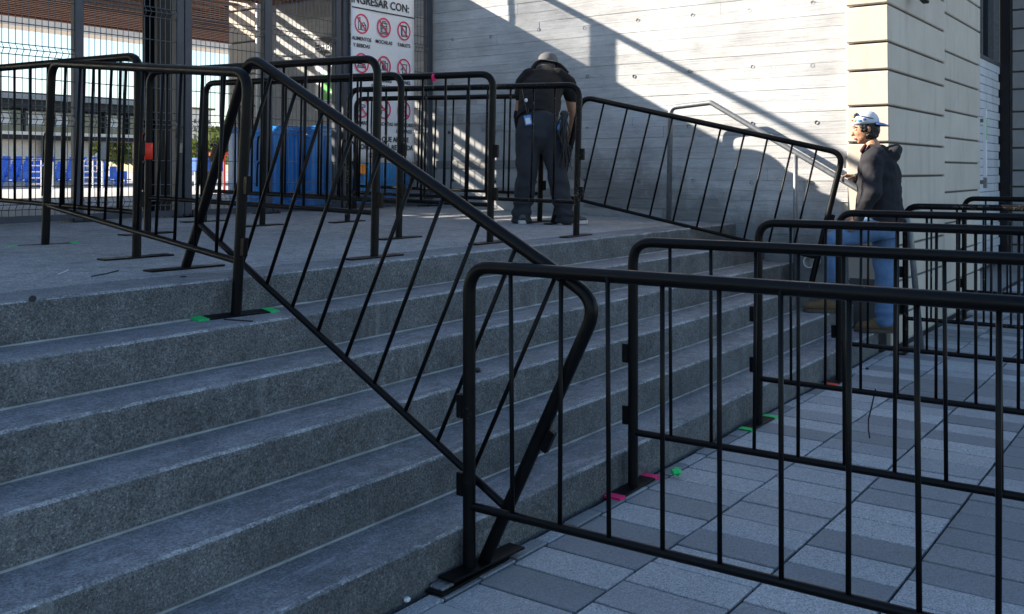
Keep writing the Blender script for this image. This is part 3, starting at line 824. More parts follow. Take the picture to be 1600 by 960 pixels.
b = MB(); b.box((xL, FYB+.1, g0), (bx(140), FYB+.9, zs0)); b.build('ground_wall', M['cream'], gb)
for px in (68, 155, 210):
    b = MB(); xx = bx(px); b.tube([(xx, FYB-.4, g0), (xx, FYB-.4, zs0)], .32, 12); b.build('column', M['galv'], gb)
b = MB(); b.tube([(bx(75), FYB-3, bz(268, 75, FYB-3)), (bx(112), FYB-3, bz(238, 112, FYB-3))], .1, 6); b.build('stair_rail', M['pvc'], gb)
# tiers of blue seats
st_ = MB(); st_.box((-.2, -.2, 0), (.2, .2, .06)); st_.box((-.2, .16, .06), (.2, .22, .45)); st_.box((-.05, -.05, -.3), (.05, .05, 0)); stm = st_.mesh('seat'); do_bevel(stm, .03); stm.materials.append(M['seat_blue'])
SYB = 44.0
stand = empty('seating_stand', (bx(90, SYB), SYB, gz(Vector((0, SYB, 0)))), 'low stand of blue stadium seats in front of the gallery building', 'stand')
x0s, x1s = bx(-40, SYB), bx(215, SYB); sg = stand.location.z
for r in range(4):
    b = MB(); b.box((x0s, SYB+r*.9, sg), (x1s, SYB+r*.9+.88, sg+.05+r*.24)); b.build('tier', M['concourse'], stand)
    n = int((x1s-x0s)/.56)
    for i in range(n):
        if random.random() < .04: continue
        newobj('seat', stm, stand, Vector((x0s+.3+i*.56, SYB+r*.9+.45, sg+.35+r*.24))-stand.location)
# white gates
def white_gate(px0, px1, Y, label):
    xa, xb = bx(px0, Y), bx(px1, Y); z0 = land_z(Y); h = 1.15
    e = empty('white_gate', ((xa+xb)/2, Y, z0), label, 'gate', 'white railings by the seats')
    b = MB(); b.tube([(xa, Y, z0), (xa, Y, z0+h-.1), (xa+.1, Y, z0+h), (xb-.1, Y, z0+h), (xb, Y, z0+h-.1), (xb, Y, z0)], .035, 6); b.build('frame', M['pvc'], e)
    for k in range(1, 5):
        b = MB(); b.tube([(xa, Y, z0+h*k/5), (xb, Y, z0+h*k/5)], .025, 6); b.build('rail', M['pvc'], e)
    b = MB(); b.tube([((xa+xb)/2, Y, z0), ((xa+xb)/2, Y, z0+h)], .025, 6); b.build('upright', M['pvc'], e)
white_gate(47, 82, 36, 'white tubular railing in front of the blue seats, leftmost of two')
white_gate(130, 160, 36, 'white tubular railing in front of the blue seats, nearer the tall gate post')
# small far block
fbk = empty('distant_block', on_y(318, 267, 150), 'small pale distant block with rows of windows beyond the trees', 'building')
fbk.location.z = .5
Y = 150; b = MB(); b.box((bx(300, Y), Y, .5), (bx(330, Y), Y+10, bz(172, 318, Y))); b.build('wall', M['cream'], fbk)
for r in range(3):
    for c_ in range(4):
        xx = bx(303+7*c_, Y); zz = bz(190+12*r, 318, Y)
        b = MB(); b.box((xx, Y-.12, zz-.4), (xx+.45, Y-.02, zz+.3)); b.build('window', M['glass'], fbk)
b = MB(); b.box((bx(298, Y), Y-.5, bz(172, 318, Y)), (bx(334, Y), Y+10, bz(169, 318, Y))); b.build('roof', M['joint'], fbk)
# far trees
def tree(px, Y, pyb, pyt, w, label):
    p = on_y(px, 267, Y); z0 = land_z(Y); zt = bz(pyt, px, Y); zl = bz(pyb, px, Y)
    e = empty('far_tree', (p.x, Y, z0), label, 'tree', 'trees beyond the concourse')
    b = MB(); b.tube([(p.x, Y, z0), (p.x+.1, Y, (z0+zl)/2), (p.x, Y, zl+.6)], [.2, .15, .1], 8)
    for a in range(5):
        b.tube([(p.x, Y, zl), (p.x+math.cos(a*1.3)*w*.3, Y+math.sin(a*1.3)*w*.3, zl+(zt-zl)*.5)], [.08, .03], 5)
    b.build('trunk', M['bark'], e)
    mb = MB(); rnd = random.Random(int(px))
    cl = [(rnd.gauss(0, .33), rnd.gauss(0, .33), rnd.uniform(-.1, 1)) for _ in range(16)]
    for i in range(2600):
        q = rnd.choice(cl); s = .22
        c = Vector((p.x+(q[0]+rnd.gauss(0, .11))*w, Y+(q[1]+rnd.gauss(0, .11))*w, zl+(zt-zl)*min(1.05, q[2]*.85+rnd.gauss(0, .09))))
        u = Vector((rnd.uniform(-1, 1), rnd.uniform(-1, 1), rnd.uniform(-1, 1))).normalized()*s; v = u.cross(Vector((rnd.uniform(-1, 1), rnd.uniform(-1, 1), rnd.uniform(-1, 1)))).normalized()*s*.5
        mb.add([c-u, c+v, c+u, c-v], [(0, 1, 2, 3)])
    o = mb.build('crown', M['leaf'], e)
tree(322, 46, 245, 200, 3.6, 'yellow-green tree seen between the gate post and the pilaster')
tree(345, 52, 246, 210, 3.4, 'small green tree behind the leaning barrier post beside the pilaster')
tree(188, 70, 250, 214, 7.0, 'green tree under the end of the gallery building')
tree(214, 66, 248, 216, 5.0, 'small tree at the right end of the gallery building')
# blue table with white legs, red item beyond
tb = empty('blue_table', on_y(335, 267, 24), 'blue-topped table with white legs beyond the gate post', 'table'); tb.location.z = land_z(24)
tx0, tx1 = bx(314, 24), bx(352, 24); tz = bz(247, 330, 24); tz2 = bz(268, 330, 24)
b = MB(); b.box((tx0, 24, tz2), (tx1, 24.9, tz)); b.build('top_cover', M['seat_blue'], tb, bevel=.02)
for x in (tx0+.05, (tx0+tx1)/2, tx1-.05):
    for yy in (24.05, 24.85):
        b = MB(); b.tube([(x, yy, land_z(24)), (x, yy, tz2)], .03, 6); b.build('leg', M['pvc'], tb)
rx = on_y(358, 240, 22)
b = MB(); b.box((rx.x-.28, 22, rx.z-.06), (rx.x+.3, 22.5, rx.z+.02)); b.tube([(rx.x, 22.2, land_z(22)), (rx.x, 22.2, rx.z-.06)], .03, 6)
rt = b.build('red_stand', M['red_tape']); tag(rt, 'small red topped stand beyond the fence near the pilaster', 'stand')

# ------------------------------------------------------------------ galvanised handrail
hr = empty('handrail', (8.2, 3, 0), 'bent galvanised steel handrail along the concrete wall', 'handrail')
HX = 8.22
def arc(p, a, e, r, n=5):
    """rounded corner at p between points a and e"""
    p = Vector(p); da = (Vector(a)-p).normalized(); de = (Vector(e)-p).normalized(); o = []
    ang = da.angle(de); t = r/math.tan(ang/2)
    s0 = p+da*t; s1 = p+de*t
    for i in range(n+1):
        k = i/n; o.append(s0*(1-k)**2+p*2*k*(1-k)+s1*k*k)
    return o
T0 = Vector((HX, 4.14, land_z(4.14))); T1 = Vector((HX, 4.12, 2.03)); T2 = Vector((HX, 3.72, 2.06)); T3 = Vector((HX, 2.02, 1.06)); T4 = Vector((8.24, 1.93, 0))
path = [T0]+arc(T1, T0, T2, .07)+arc(T2, T1, T3, .05)+arc(T3, T2, T4, .16)+[T4]
b = MB(); b.tube(path, .024, 12); b.build('rail', M['galv'], hr, smooth=True)
y2 = on_x(1243, 300, HX).y; tq = (T2.y-y2)/(T2.y-T3.y); z2 = T2.z+(T3.z-T2.z)*tq
b = MB(); b.tube([(HX, y2, RISE*3), (HX, y2, z2)], .02, 10); b.build('post', M['galv'], hr, smooth=True)
for (x, y, z) in ((HX, 4.14, land_z(4.14)), (HX, y2, RISE*3), (8.24, 1.93, .002)):
    b = MB(); b.tube([(x, y, z), (x, y, z+.008)], .05, 14); b.build('flange', M['galv'], hr)

# ------------------------------------------------------------------ crowd barriers
L_, HB = 2.1, 1.108
def make_barrier(mat):
    e = empty('crowd_barrier', (0, 0, 0))
    rad = .1
    p = [Vector((0, 0, .006)), Vector((0, 0, .5))]+arc((0, 0, HB), (0, 0, 0), (1, 0, HB), rad, 7)+[Vector((L_/2, 0, HB))]+arc((L_, 0, HB), (1, 0, HB), (L_, 0, 0), rad, 7)+[Vector((L_, 0, .5)), Vector((L_, 0, .006))]
    b = MB(); b.tube(p, .0232, 12); o = b.build('frame', mat, e, smooth=True); smooth_angle(o.data, 50)
    b = MB(); b.tube([(0, 0, .25), (L_, 0, .25)], .0155, 10); o = b.build('bottom_rail', mat, e, smooth=True); smooth_angle(o.data, 50)
    bar = MB(); bar.tube([(0, 0, .25), (0, 0, .66), (0, 0, HB)], .0082, 8); bme = bar.mesh('bar', smooth=True); bme.materials.append(mat)
    for k in range(1, 11): newobj('bar', bme, e, (k*L_/11, 0, 0))
    ft = MB(); ft.box((-.038, -.2, 0), (.038, .2, .009)); fme = ft.mesh('foot'); do_bevel(fme, .002); fme.materials.append(mat)
    for x in (0, L_): newobj('foot', fme, e, (x, 0, 0))
    # coupling: a tab on one post, an inverted-U hook on the other
    tb_ = MB(); tb_.box((-.052, -.012, .56), (-.022, .012, .645)); tme = tb_.mesh('coupling_tab'); do_bevel(tme, .003); tme.materials.append(mat)
    newobj('coupling_tab', tme, e, (0, 0, 0)); newobj('coupling_tab', tme, e, (0, 0, -.28))
    hk = MB(); hk.tube([(L_+.02, 0, .66), (L_+.045, 0, .69), (L_+.06, 0, .68), (L_+.066, 0, .64), (L_+.066, 0, .5)], .008, 6)
    hme = hk.mesh('coupling_hook', smooth=True); hme.materials.append(mat)
    newobj('coupling_hook', hme, e, (0, 0, 0)); newobj('coupling_hook', hme, e, (0, 0, -.2))
    return e
protos = {'black': make_barrier(M['black']), 'worn': make_barrier(M['worn'])}
used = set()
def barrier(A, B, label, group, mat='black', zs=1.0, tapes=(), jitter=.006, tilted=False, xs=1.0):
    A = Vector(A); B = Vector(B); d = (B-A).normalized(); u = (Vector((0, 0, 1))-d*d.z).normalized(); n = u.cross(d)
    e = protos[mat] if mat not in used else copy_tree(protos[mat]); used.add(mat)
    rot = Matrix((d, n, u)).transposed().to_4x4()
    e.matrix_basis = Matrix.Translation(A) @ rot @ Matrix.Diagonal((xs, 1, zs, 1))
    tag(e, label, 'barrier', group)
    for c in e.children:
        if c.name.startswith('bar') and jitter:
            c.rotation_euler = (random.gauss(0, jitter), random.gauss(0, jitter*.8), 0)
    if tilted:
        for c in list(e.children):
            if c.name.startswith('foot'): c.rotation_euler = (0, math.atan2(d.z, u.z), 0)
            elif c.name.startswith('coupling_hook'): bpy.data.objects.remove(c)
        tm = [c for c in e.children if c.name.startswith('coupling_tab')][0]
        c = tm.copy(); col.objects.link(c); c.parent = e; c.location = (L_+.074, 0, -.03)
    for (ex, side, colr) in tapes:
        ft = [c for c in e.children if c.name.startswith('foot')][ex]
        b = MB(); s0, s1 = (.15, .2) if side > 0 else (-.2, -.15)
        b.box((-.0395, s0, -.0005), (.0395, s1+.001*side, .0104))
        me = b.mesh('tape'); me.materials.append(M[colr]); newobj('tape', me, ft)
    return e
GP = 'crowd barriers in the plaza lanes'; GS = 'crowd barriers on the stairs and landing'
barrier((2.77, 2.185, 0), (2.80, .085, 0), 'black crowd barrier nearest the camera, across the bottom right', GP, zs=1.0)
barrier((3.98, 2.185, 0), (4.03, .085, 0), 'black crowd barrier with pink taped foot, second from the camera on the plaza', GP, tapes=((0, 1, 'pink_tape'), (0, -1, 'pink_tape')), zs=1.015)
barrier((5.40, 2.15, 0), (5.40, .05, 0), 'black crowd barrier with green taped foot, third from the camera on the plaza', GP, zs=1.04, tapes=((0, 1, 'green_tape'), (0, -1, 'green_tape')))
barrier((6.83, 2.14, 0), (6.83, .04, 0), 'black crowd barrier fourth from the camera, in front of the man in jeans', GP, zs=1.045, tapes=((0, -1, 'red_tape'),))
barrier((8.27, 2.06, 0), (8.37, -.04, 0), 'worn scratched black crowd barrier against the stone corner of the building', GP, 'worn', zs=1.05)
barrier((10.45, 2.05, 0), (10.45, -.05, 0), 'black crowd barrier farthest along the plaza beside the stone facade', GP, zs=1.06)
barrier((2.92, 4.04, land_z(4.04)), (2.83, 2.14, .012), 'black crowd barrier tilted down the stairs from landing to plaza, middle foreground', GS, tilted=True)
barrier((2.81, 3.525, 5*RISE), (3.10, 5.72, land_z(5.72)), 'black crowd barrier from the top step back along the landing, feet taped green', GS, zs=.965, tapes=((0, 1, 'green_tape'), (0, -1, 'green_tape'), (1, 1, 'green_tape'), (1, -1, 'green_tape')))
barrier((3.04, 4.62, land_z(4.62)), (3.12, 6.72, land_z(6.72)), 'black crowd barrier running off the left edge of the landing', GS, zs=.955, jitter=.012)
barrier((3.94, 3.77, land_z(3.8)), (3.945, 5.87, land_z(5.87)), 'black crowd barrier with red tape on its far post on the landing', GS, zs=.985)
barrier((5.15, 3.89, land_z(3.9)), (5.02, 5.99, land_z(5.99)), 'black crowd barrier ending near the top step, in front of the white banner', GS)
barrier((4.96, 4.52, land_z(4.52)), (4.96, 6.62, land_z(6.6)), 'black crowd barrier doubled up behind another in front of the blue plastic', GS)
barrier((6.07, 3.80, land_z(3.8)), (5.83, 5.88, land_z(5.88)), 'worn black crowd barrier on the landing directly in front of the bending worker', GS, 'worn', zs=.99)
barrier((7.16, 4.86, land_z(4.86)), (6.98, 6.95, land_z(6.95)), 'black crowd barrier behind the bending worker by the concrete wall', GS)
S2A, S2B = Vector((7.1, 4.68, land_z(4.68))), Vector((7.89, 2.67, .49))
barrier(S2A, S2A+(S2B-S2A).normalized()*L_, 'black crowd barrier tilted down the stairs, held by the man in jeans', GS, tilted=True, zs=1.01, xs=1.04)
# red warning tape round two posts
q = on_y(226, 232, 5.87)
b = MB(); b.tube([(3.943, 5.857, 1.525), (3.943, 5.855, 1.635)], .028, 12)
tag(b.build('red_tape', M['red_tape'], smooth=True), 'band of red tape round a barrier post on the landing', 'tape')
b = MB(); b.add([(3.02, 4.6, 1.645), (3.055, 4.585, 1.645), (3.052, 4.585, 1.60), (3.02, 4.602, 1.644), (3.055, 4.588, 1.644), (3.052, 4.588, 1.599)], [(0, 1, 2), (5, 4, 3), (0, 3, 4, 1), (1, 4, 5, 2), (2, 5, 3, 0)])
tag(b.build('tape_scrap', M['red_tape']), 'red and white triangular tape scrap on the left landing barrier post', 'tape')
q = on_x(677, 112, 5.1)
b = MB(); b.tube([(5.115, q.y-.008, 2.083), (5.115, q.y+.008, 2.083)], .0262, 12); b.tube([(5.092, q.y, 2.07), (5.088, q.y-.006, 2.05)], .003, 5)
tag(b.build('red_ribbon', M['pink_tape']), 'scrap of red ribbon knotted on a barrier top rail before the wall', 'ribbon')

# ------------------------------------------------------------------ litter
def strip(name, pts, r, mat, label, cat, grp=None):
    b = MB(); b.tube(pts, r, 5); tag(b.build(name, M[mat]), label, cat, grp)
def onl(px, py):
    d = ray(px, py); t_ = (.972-.024*3.8-EYE)/(d.z-.024*d.y); p = d*t_; p.z = land_z(p.y)+.003; return p
strip('white_cable_tie', [onl(91, 430), onl(107, 423)], .003, 'pvc', 'short white cable tie lying on the landing', 'cable tie')
strip('black_cable_tie', [onl(143, 433), onl(165, 429), onl(185, 424)], .003, 'ink', 'black cable tie lying on the landing beside the white one', 'cable tie')
strip('cut_cable_tie', [onl(282, 434), onl(291, 434)], .003, 'ink', 'tiny black cable tie stub near the front edge of the landing', 'cable tie')
p = on_z(350, 499, 5*RISE+.003); q = on_z(395, 502, 5*RISE+.003); strip('step_cable_tie', [p, q], .003, 'ink', 'black cable tie on the top step beside a taped barrier foot', 'cable tie')
p = on_z(220, 504, 5*RISE+.003); q = on_z(246, 504, 5*RISE+.003); strip('short_cable_tie', [p, q], .003, 'ink', 'short black cable tie on the second step at the left', 'cable tie')
p = on_z(286, 673, 3*RISE+.003); q = on_z(338, 661, 3*RISE+.003); strip('long_cable_tie', [p, q], .004, 'ink', 'black cable tie against a riser low on the left stairs', 'cable tie')
a = on_z(1366, 612, .25); a = on_x(1368, 612, 5.4)
strip('black_strap', [on_x(1368, 608, 5.4), on_x(1362, 635, 5.4), on_x(1357, 655, 5.41), on_x(1357, 672, 5.41), on_x(1359, 685, 5.42)], .004, 'ink', 'thin black strap hanging from the bottom rail of a plaza barrier', 'strap')
p = on_z(1057, 742, .012)
b = MB(); b.ell(p+Vector((0, 0, .012)), (.028, 0, 0), (0, .022, 0), (0, 0, .018), 9, 6)
o = b.build('crumpled_tape', M['green_tape']); tag(o, 'crumpled ball of bright green tape on the paving', 'tape')
for v in o.data.vertices: v.co += Vector((noise.noise(v.co*60), noise.noise(v.co*60+Vector((5, 0, 0))), abs(noise.noise(v.co*70))))*.016
p = on_z(740, 578, RISE*3+.01)
b = MB(); b.ell(on_z(746, 578, 3*RISE+.012), (.018, 0, 0), (0, .012, 0), (0, 0, .012), 8, 5); b.tube([on_z(738, 573, 3*RISE+.01), on_z(750, 580, 3*RISE+.008)], .005, 5)
tag(b.build('black_clip', M['ink']), 'small black plastic clip on a step behind the nearest barrier post', 'clip')
p = on_y(51, 467, Y1+5*TREAD)
b = MB(); b.loft([((p.x, p.y-.004, p.z), (.013, 0, 0), (0, 0, .012)), ((p.x, p.y+.004, p.z), (.013, 0, 0), (0, 0, .012))], 10)
tag(b.build('black_plug', M['ink']), 'round black plug in the nosing of the landing edge at far left', 'plug')
p = on_z(690, 920, .0)
b = MB(); b.box((p.x-.03, p.y-.03, .001), (p.x+.035, p.y+.03, .018)); tag(b.build('paver_chip', M['tread'], bevel=.004), 'small grey block by the nearest barrier foot', 'block')
for i, (px, py) in enumerate([(1355, 576), (636, 937)]):
    p = on_z(px, py, .008); b = MB(); b.ell(p, (.014, .004, 0), (-.003, .012, 0), (0, 0, .009), 7, 5)
    tag(b.build('pebble', M['ink'] if i == 0 else M['white']), ['black pebble on the paving near the bottom step end', 'white chip at the foot of the bottom step'][i], 'pebble')
# two-plate foot under the nearest barrier posts
b = MB(); b.box((2.79, 2.045, .0105), (3.1, 2.12, .017)); b.build('spare', M['black'], None) if False else None

rg = random.Random(11); gm = MB()
def grain_at(x, y, z, r):
    vs = [Vector((rg.uniform(-1, 1), rg.uniform(-1, 1), rg.uniform(.2, 1)))*r for _ in range(3)]+[Vector((0, 0, -r*.3))]
    gm.add([Vector((x, y, z))+v for v in vs], [(0, 1, 2), (0, 3, 1), (1, 3, 2), (2, 3, 0)], rg.choice((0, 0, 1, 2)))
for _ in range(900):
    k = rg.randint(0, 6); x = rg.uniform(1.2, 8.1)
    if k == 0: grain_at(x, Y1-abs(rg.gauss(0, .05)) if rg.random() < .6 else rg.uniform(.3, 2.2), .002, rg.uniform(.0015, .0045))
    elif k == 6: grain_at(x, rg.uniform(3.7, 6), land_z(4.5)+.001, rg.uniform(.0015, .004))
    else:
        ya = Y1+(k-1)*TREAD; grain_at(x, ya+TREAD-.004-abs(rg.gauss(0, .06)), k*RISE+.002, rg.uniform(.0015, .004))
tag(gm.build('grit', [M['mortar'], M['ink'], M['bark']]), 'loose grit and specks scattered on the steps and paving', None, None, 'stuff')

# ------------------------------------------------------------------ people
UP = Vector((0, 0, 1)); CR = Vector((SS, -CC, 0)); CF = Vector((CC, SS, 0))
def limb(mb, pts, rs, n=14): mb.tube(pts, rs, n, True)
def hand(mb, wrist, d, nrm, side, curl=.5, sc=1.0):
    """palm + four fingers + thumb; d along the hand, nrm out of the back of the hand, side = thumb direction"""
    d = d.normalized(); nrm = (nrm-d*nrm.dot(d)).normalized(); w = d.cross(nrm)
    if w.dot(side) < 0: w = -w
    pl = .085*sc
    mb.loft([(wrist, w*.024*sc, nrm*.018*sc), (wrist+d*pl*.35, w*.034*sc, nrm*.017*sc), (wrist+d*pl*.8, w*.04*sc, nrm*.015*sc), (wrist+d*pl*1.05, w*.036*sc, nrm*.011*sc)], 14)
    for k, (off, ln) in enumerate(((.031, .072), (.0105, .08), (-.0105, .075), (-.031, .058))):
        p = wrist+d*pl*.92+w*off*sc; a = 0; pts = [p]
        for j, fr_ in enumerate((.45, .3, .25)):
            a += curl*(.7, 1.0, .8)[j]
            dd = (d*math.cos(a)-nrm*math.sin(a)); pts.append(pts[-1]+dd*ln*fr_*sc)
        limb(mb, pts, [.0092*sc, .0088*sc, .008*sc, .0068*sc], 8)
    p = wrist+d*pl*.25+w*.026*sc; d1 = (d*.6+w*.75-nrm*.25).normalized(); d2 = (d*.85+w*.3-nrm*.5).normalized()
    limb(mb, [p, p+d1*.036*sc, p+d1*.036*sc+d2*.034*sc], [.013*sc, .011*sc, .008*sc], 8)

# --- bending worker
g0 = Vector((6.95, 4.75, land_z(4.75)))
wk = empty('person', g0, 'worker bending forward in grey bucket hat, black t-shirt and dark trousers', 'person')
def w(px, py, f=8.4): return at(px, py, f)
zl = lambda p: land_z(p.y)
b = MB()
hipL, hipR = w(829, 205, 8.42), w(858, 205, 8.42)
kneeL, kneeR = w(823, 273, 8.36), w(871, 272, 8.36)
ankL, ankR = w(816, 338, 8.42), w(882, 338, 8.4)
limb(b, [hipL, kneeL, ankL], [.085, .058, .042]); limb(b, [hipR, kneeR, ankR], [.085, .058, .042])
spine = [(w(843, 200, 8.42), .15, .11), (w(843, 178, 8.5), .135, .105), (w(846, 148, 8.68), .165, .115), (w(851, 124, 8.84), .16, .09)]
def sp_rings(sp, kx=1, ky=1, ax=CR):
    o = []
    for i, (c, a, d) in enumerate(sp):
        t_ = (sp[min(i+1, len(sp)-1)][0]-sp[max(i-1, 0)][0]).normalized()
        v = t_.cross(ax).normalized(); o.append((c, ax*a*kx, v*d*ky))
    return o
b.loft(sp_rings(spine), 18)
limb(b, [w(851, 124, 8.84), w(855, 112, 8.99)], [.07, .06])
hc = w(856, 108, 9.08); hd = (CF*.75-UP*.66).normalized(); hu = (UP*.75+CF*.66).normalized()   # face looks down and away
b.ell(hc, CR*.077, hd*.098, hu*.118, 16, 12)
b.ell(hc+hd*.05-hu*.06, CR*.055, hd*.055, hu*.06); b.ell(hc+hd*.1-hu*.015, CR*.014, hd*.022, hu*.026)
for s in (-1, 1):
    b.ell(hc+CR*s*.078-hu*.01, CR*.012, hd*.022, hu*.032)
shR, elR, wrR = w(887, 130, 8.8), w(897, 184, 8.8), w(890, 217, 8.84)
shL, elL, wrL = w(818, 130, 8.78), w(811, 182, 8.8), w(813, 216, 8.86)
limb(b, [shR, elR, wrR], [.056, .043, .031]); limb(b, [shL, elL, wrL], [.056, .043, .031])
hand(b, wrR, (w(889, 245, 8.86)-wrR), CR, CF, .45); hand(b, wrL, (w(815, 244, 8.88)-wrL), -CR, CF, .45)
for an in (ankL, ankR): b.ell(an-UP*.03, CR*.035, CF*.05, UP*.035)
blob('body', b, M['skin'], wk, .006, 4)
# shirt
b = MB()
sp2 = [(w(838, 190, 8.44), .185, .15), (w(841, 175, 8.52), .182, .148), (w(845, 148, 8.68), .195, .15), (w(850, 126, 8.83), .19, .125), (w(853, 113, 8.93), .11, .085)]
b.loft(sp_rings(sp2), 22)
limb(b, [w(872, 122, 8.82), shR, w(893, 152, 8.8)], [.09, .075, .068]); limb(b, [w(828, 122, 8.8), shL, w(815, 152, 8.79)], [.09, .075, .068])
def wr_shirt(p, n): return noise.noise(p*7)*.012+noise.noise(p*Vector((1, 1, 2.2))*12)*.006
blob('tshirt', b, M['tshirt'], wk, .009, 5, lambda p, n: noise.noise(p*7)*.011+noise.noise(Vector((p.x*9, p.y*9, p.z*20)))*.006)
# trousers
b = MB()
b.loft(sp_rings([(w(843, 236, 8.4), .07, .06), (w(843, 229, 8.4), .13, .1), (w(842, 218, 8.4), .175, .132), (w(841, 204, 8.42), .192, .15), (w(841, 188, 8.46), .178, .142), (w(841, 182, 8.48), .17, .136)]), 22)
for h_, k_, a_, px_ in ((hipL, kneeL, ankL, -1), (hipR, kneeR, ankR, 1)):
    limb(b, [h_+UP*.0+CR*px_*.012, k_*.5+h_*.5+CR*px_*.006, k_, k_*.45+a_*.55, a_+UP*.05, a_+UP*.0], [.118, .104, .088, .084, .086, .09], 16)
def wr_tr(p, n):
    zr = p.z-land_z(p.y); v = noise.noise(p*6)*.010+noise.noise(Vector((p.x*8, p.y*8, p.z*4)))*.006
    v += math.sin(p.z*30+noise.noise(p*5)*4+p.x*14)*.005
    if zr < .34: v += math.sin(zr*78+noise.noise(p*8)*3)*.011*(1-zr/.34)
    return v
blob('trousers', b, M['trouser'], wk, .009, 10, wr_tr)
b = MB(); limb(b, [elL+(shL-elL)*.1, elL, wrL+(elL-wrL)*.05], [.05, .049, .037]); blob('arm_sleeve', b, M['tshirt'], wk, .009, 3, lambda p, n: noise.noise(p*25)*.005)
# shoes
for nm, heel, toe in (('L', w(815, 351, 8.40), None), ('R', w(884, 354, 8.40), None)):
    if nm == 'L': dr = (CF*.95-CR*.1).normalized()
    else: dr = (CF*.55+CR*.85).normalized()
    h0 = Vector((heel.x, heel.y, land_z(heel.y)+.001))-dr*.03; sd_ = dr.cross(UP)
    b = MB()
    for (t_, hw, hh) in (): pass
    rings = []
    for t_, hw, hh in ((-.035, .026, .05), (0, .036, .075), (.06, .038, .08), (.12, .042, .055), (.18, .046, .04), (.225, .036, .03), (.245, .015, .018)):
        rings.append((h0+dr*t_+UP*(.025+hh*.5), sd_*hw, UP*hh*.62))
    b.loft(rings, 16); so_ = b.build('shoe', M['shoe_grey'], wk, smooth=True)
    b = MB(); out = [(-.045, .02), (-.03, .036), (.05, .042), (.13, .046), (.19, .051), (.235, .038), (.258, .012)]
    vs = [h0+dr*t_+sd_*hw for t_, hw in out]+[h0+dr*t_-sd_*hw for t_, hw in reversed(out)]; n = len(vs)
    b.add(vs+[v+UP*.03 for v in vs], [tuple(range(n-1, -1, -1)), tuple(range(n, 2*n))]+[(i, (i+1) % n, n+(i+1) % n, n+i) for i in range(n)])
    b.build('sole', M['sole'], so_, bevel=.003)
# bucket hat
b = MB(); hx = hc+hu*.03; tilt = (hu*.86+CF*-.1+UP*.3).normalized(); ax1 = CR; ax2 = tilt.cross(CR).normalized()
rings = []
for t_, r_ in ((-.02, .106), (.03, .102), (.075, .094), (.1, .082), (.108, .05), (.109, .002)): rings.append((hx+tilt*t_, ax1*r_, ax2*r_*1.1))
b.loft(rings, 22)
ht = b.build('hat', M['hat'], wk, smooth=True)
b = MB(); n = 32; vs = []
for lay in (0, .004):
    for r_, dz in ((.1, -.01), (.145, -.035), (.195, -.075)):
        for k in range(n):
            a = 6.28318*k/n; wob = .014*math.sin(a*3+.6)+.008*math.sin(a*5)
            vs.append(hx+ax1*r_*1.02*math.cos(a)+ax2*r_*1.08*math.sin(a)+tilt*(dz+wob*(r_-.1)/.065*1.3+lay))
fs = []
for i in range(2):
    for k in range(n):
        k2 = (k+1) % n; fs.append((i*n+k, (i+1)*n+k, (i+1)*n+k2, i*n+k2)); fs.append((3*n+i*n+k, 3*n+i*n+k2, 3*n+(i+1)*n+k2, 3*n+(i+1)*n+k))
for k in range(n):
    k2 = (k+1) % n; fs.append((2*n+k, 5*n+k, 5*n+k2, 2*n+k2))
b.add(vs, fs); b.build('brim', M['hat'], ht, smooth=True)
b = MB(); b.loft([(w(852, 110, 8.93), CR*.095, CF*.07), (w(853, 103, 8.96), CR*.085, CF*.065), (w(854, 98, 9.0), CR*.07, CF*.06)], 18); b.build('neck_flap', M['hat'], wk, smooth=True)
# hair below hat
b = MB(); b.ell(hc-hd*.02, CR*.083, hd*.092, hu*.1); b.build('hair', M['hair'], wk, smooth=True)
# lanyard with badge, phone bottle, neon cloth, bundle of ties
b = MB(); b.tube([w(815, 135, 8.62), w(818, 152, 8.48), w(822, 170, 8.34), w(824, 181, 8.30)], .004, 5); b.tube([w(826, 160, 8.42), w(826, 172, 8.34), w(824, 181, 8.30)], .004, 5)
ln = b.build('lanyard', M['ink'], None, smooth=True); tag(ln, 'black lanyard with blue and white badge at the bending worker hip', 'lanyard')
c = w(825, 188, 8.29)
b = MB(); b.obox(c, CR*.029+UP*.006, CF*.002, UP*.04-CR*.008); b.build('badge_holder', M['badge'], ln)
b = MB(); b.obox(c-CF*.0032-UP*.006, CR*.02+UP*.004, CF*.001, UP*.024-CR*.005); b.build('badge_card', M['white'], ln)
b = MB(); b.ell(w(822, 157, 8.40), CR*.014, CF*.012, UP*.018, 8, 6); b.build('clip', M['white'], ln)
b = MB(); b.loft([(w(874, 204, 8.29), CR*.018, CF*.018), (w(874, 196, 8.29), CR*.018, CF*.018), (w(874, 192, 8.29), CR*.009, CF*.009), (w(874, 189, 8.29), CR*.009, CF*.009)], 10)
tag(b.build('small_bottle', M['badge'], smooth=True), 'small light blue bottle in the bending worker back pocket', 'bottle')
b = MB(); b.ell(w(848, 238, 8.66), CR*.05, CF*.02, UP*.05, 10, 7); b.ell(w(844, 243, 8.66), CR*.025, CF*.015, UP*.035, 8, 6)
tag(blob('neon_cloth', b, M['neon'], None, .01, 2), 'neon yellow-green cloth seen between the bending worker legs', 'cloth')
tb_ = empty('cable_tie_bundle', w(882, 180, 8.27), 'thick bundle of black cable ties hanging at the bending worker right hip', 'bundle')
b = MB(); b.ell(w(882, 178, 8.27), CR*.04, CF*.03, UP*.03, 10, 7); b.tube([w(882, 178, 8.27), w(881, 205, 8.25)], .028, 10); b.build('knot', M['ink'], tb_)
rnd = random.Random(3)
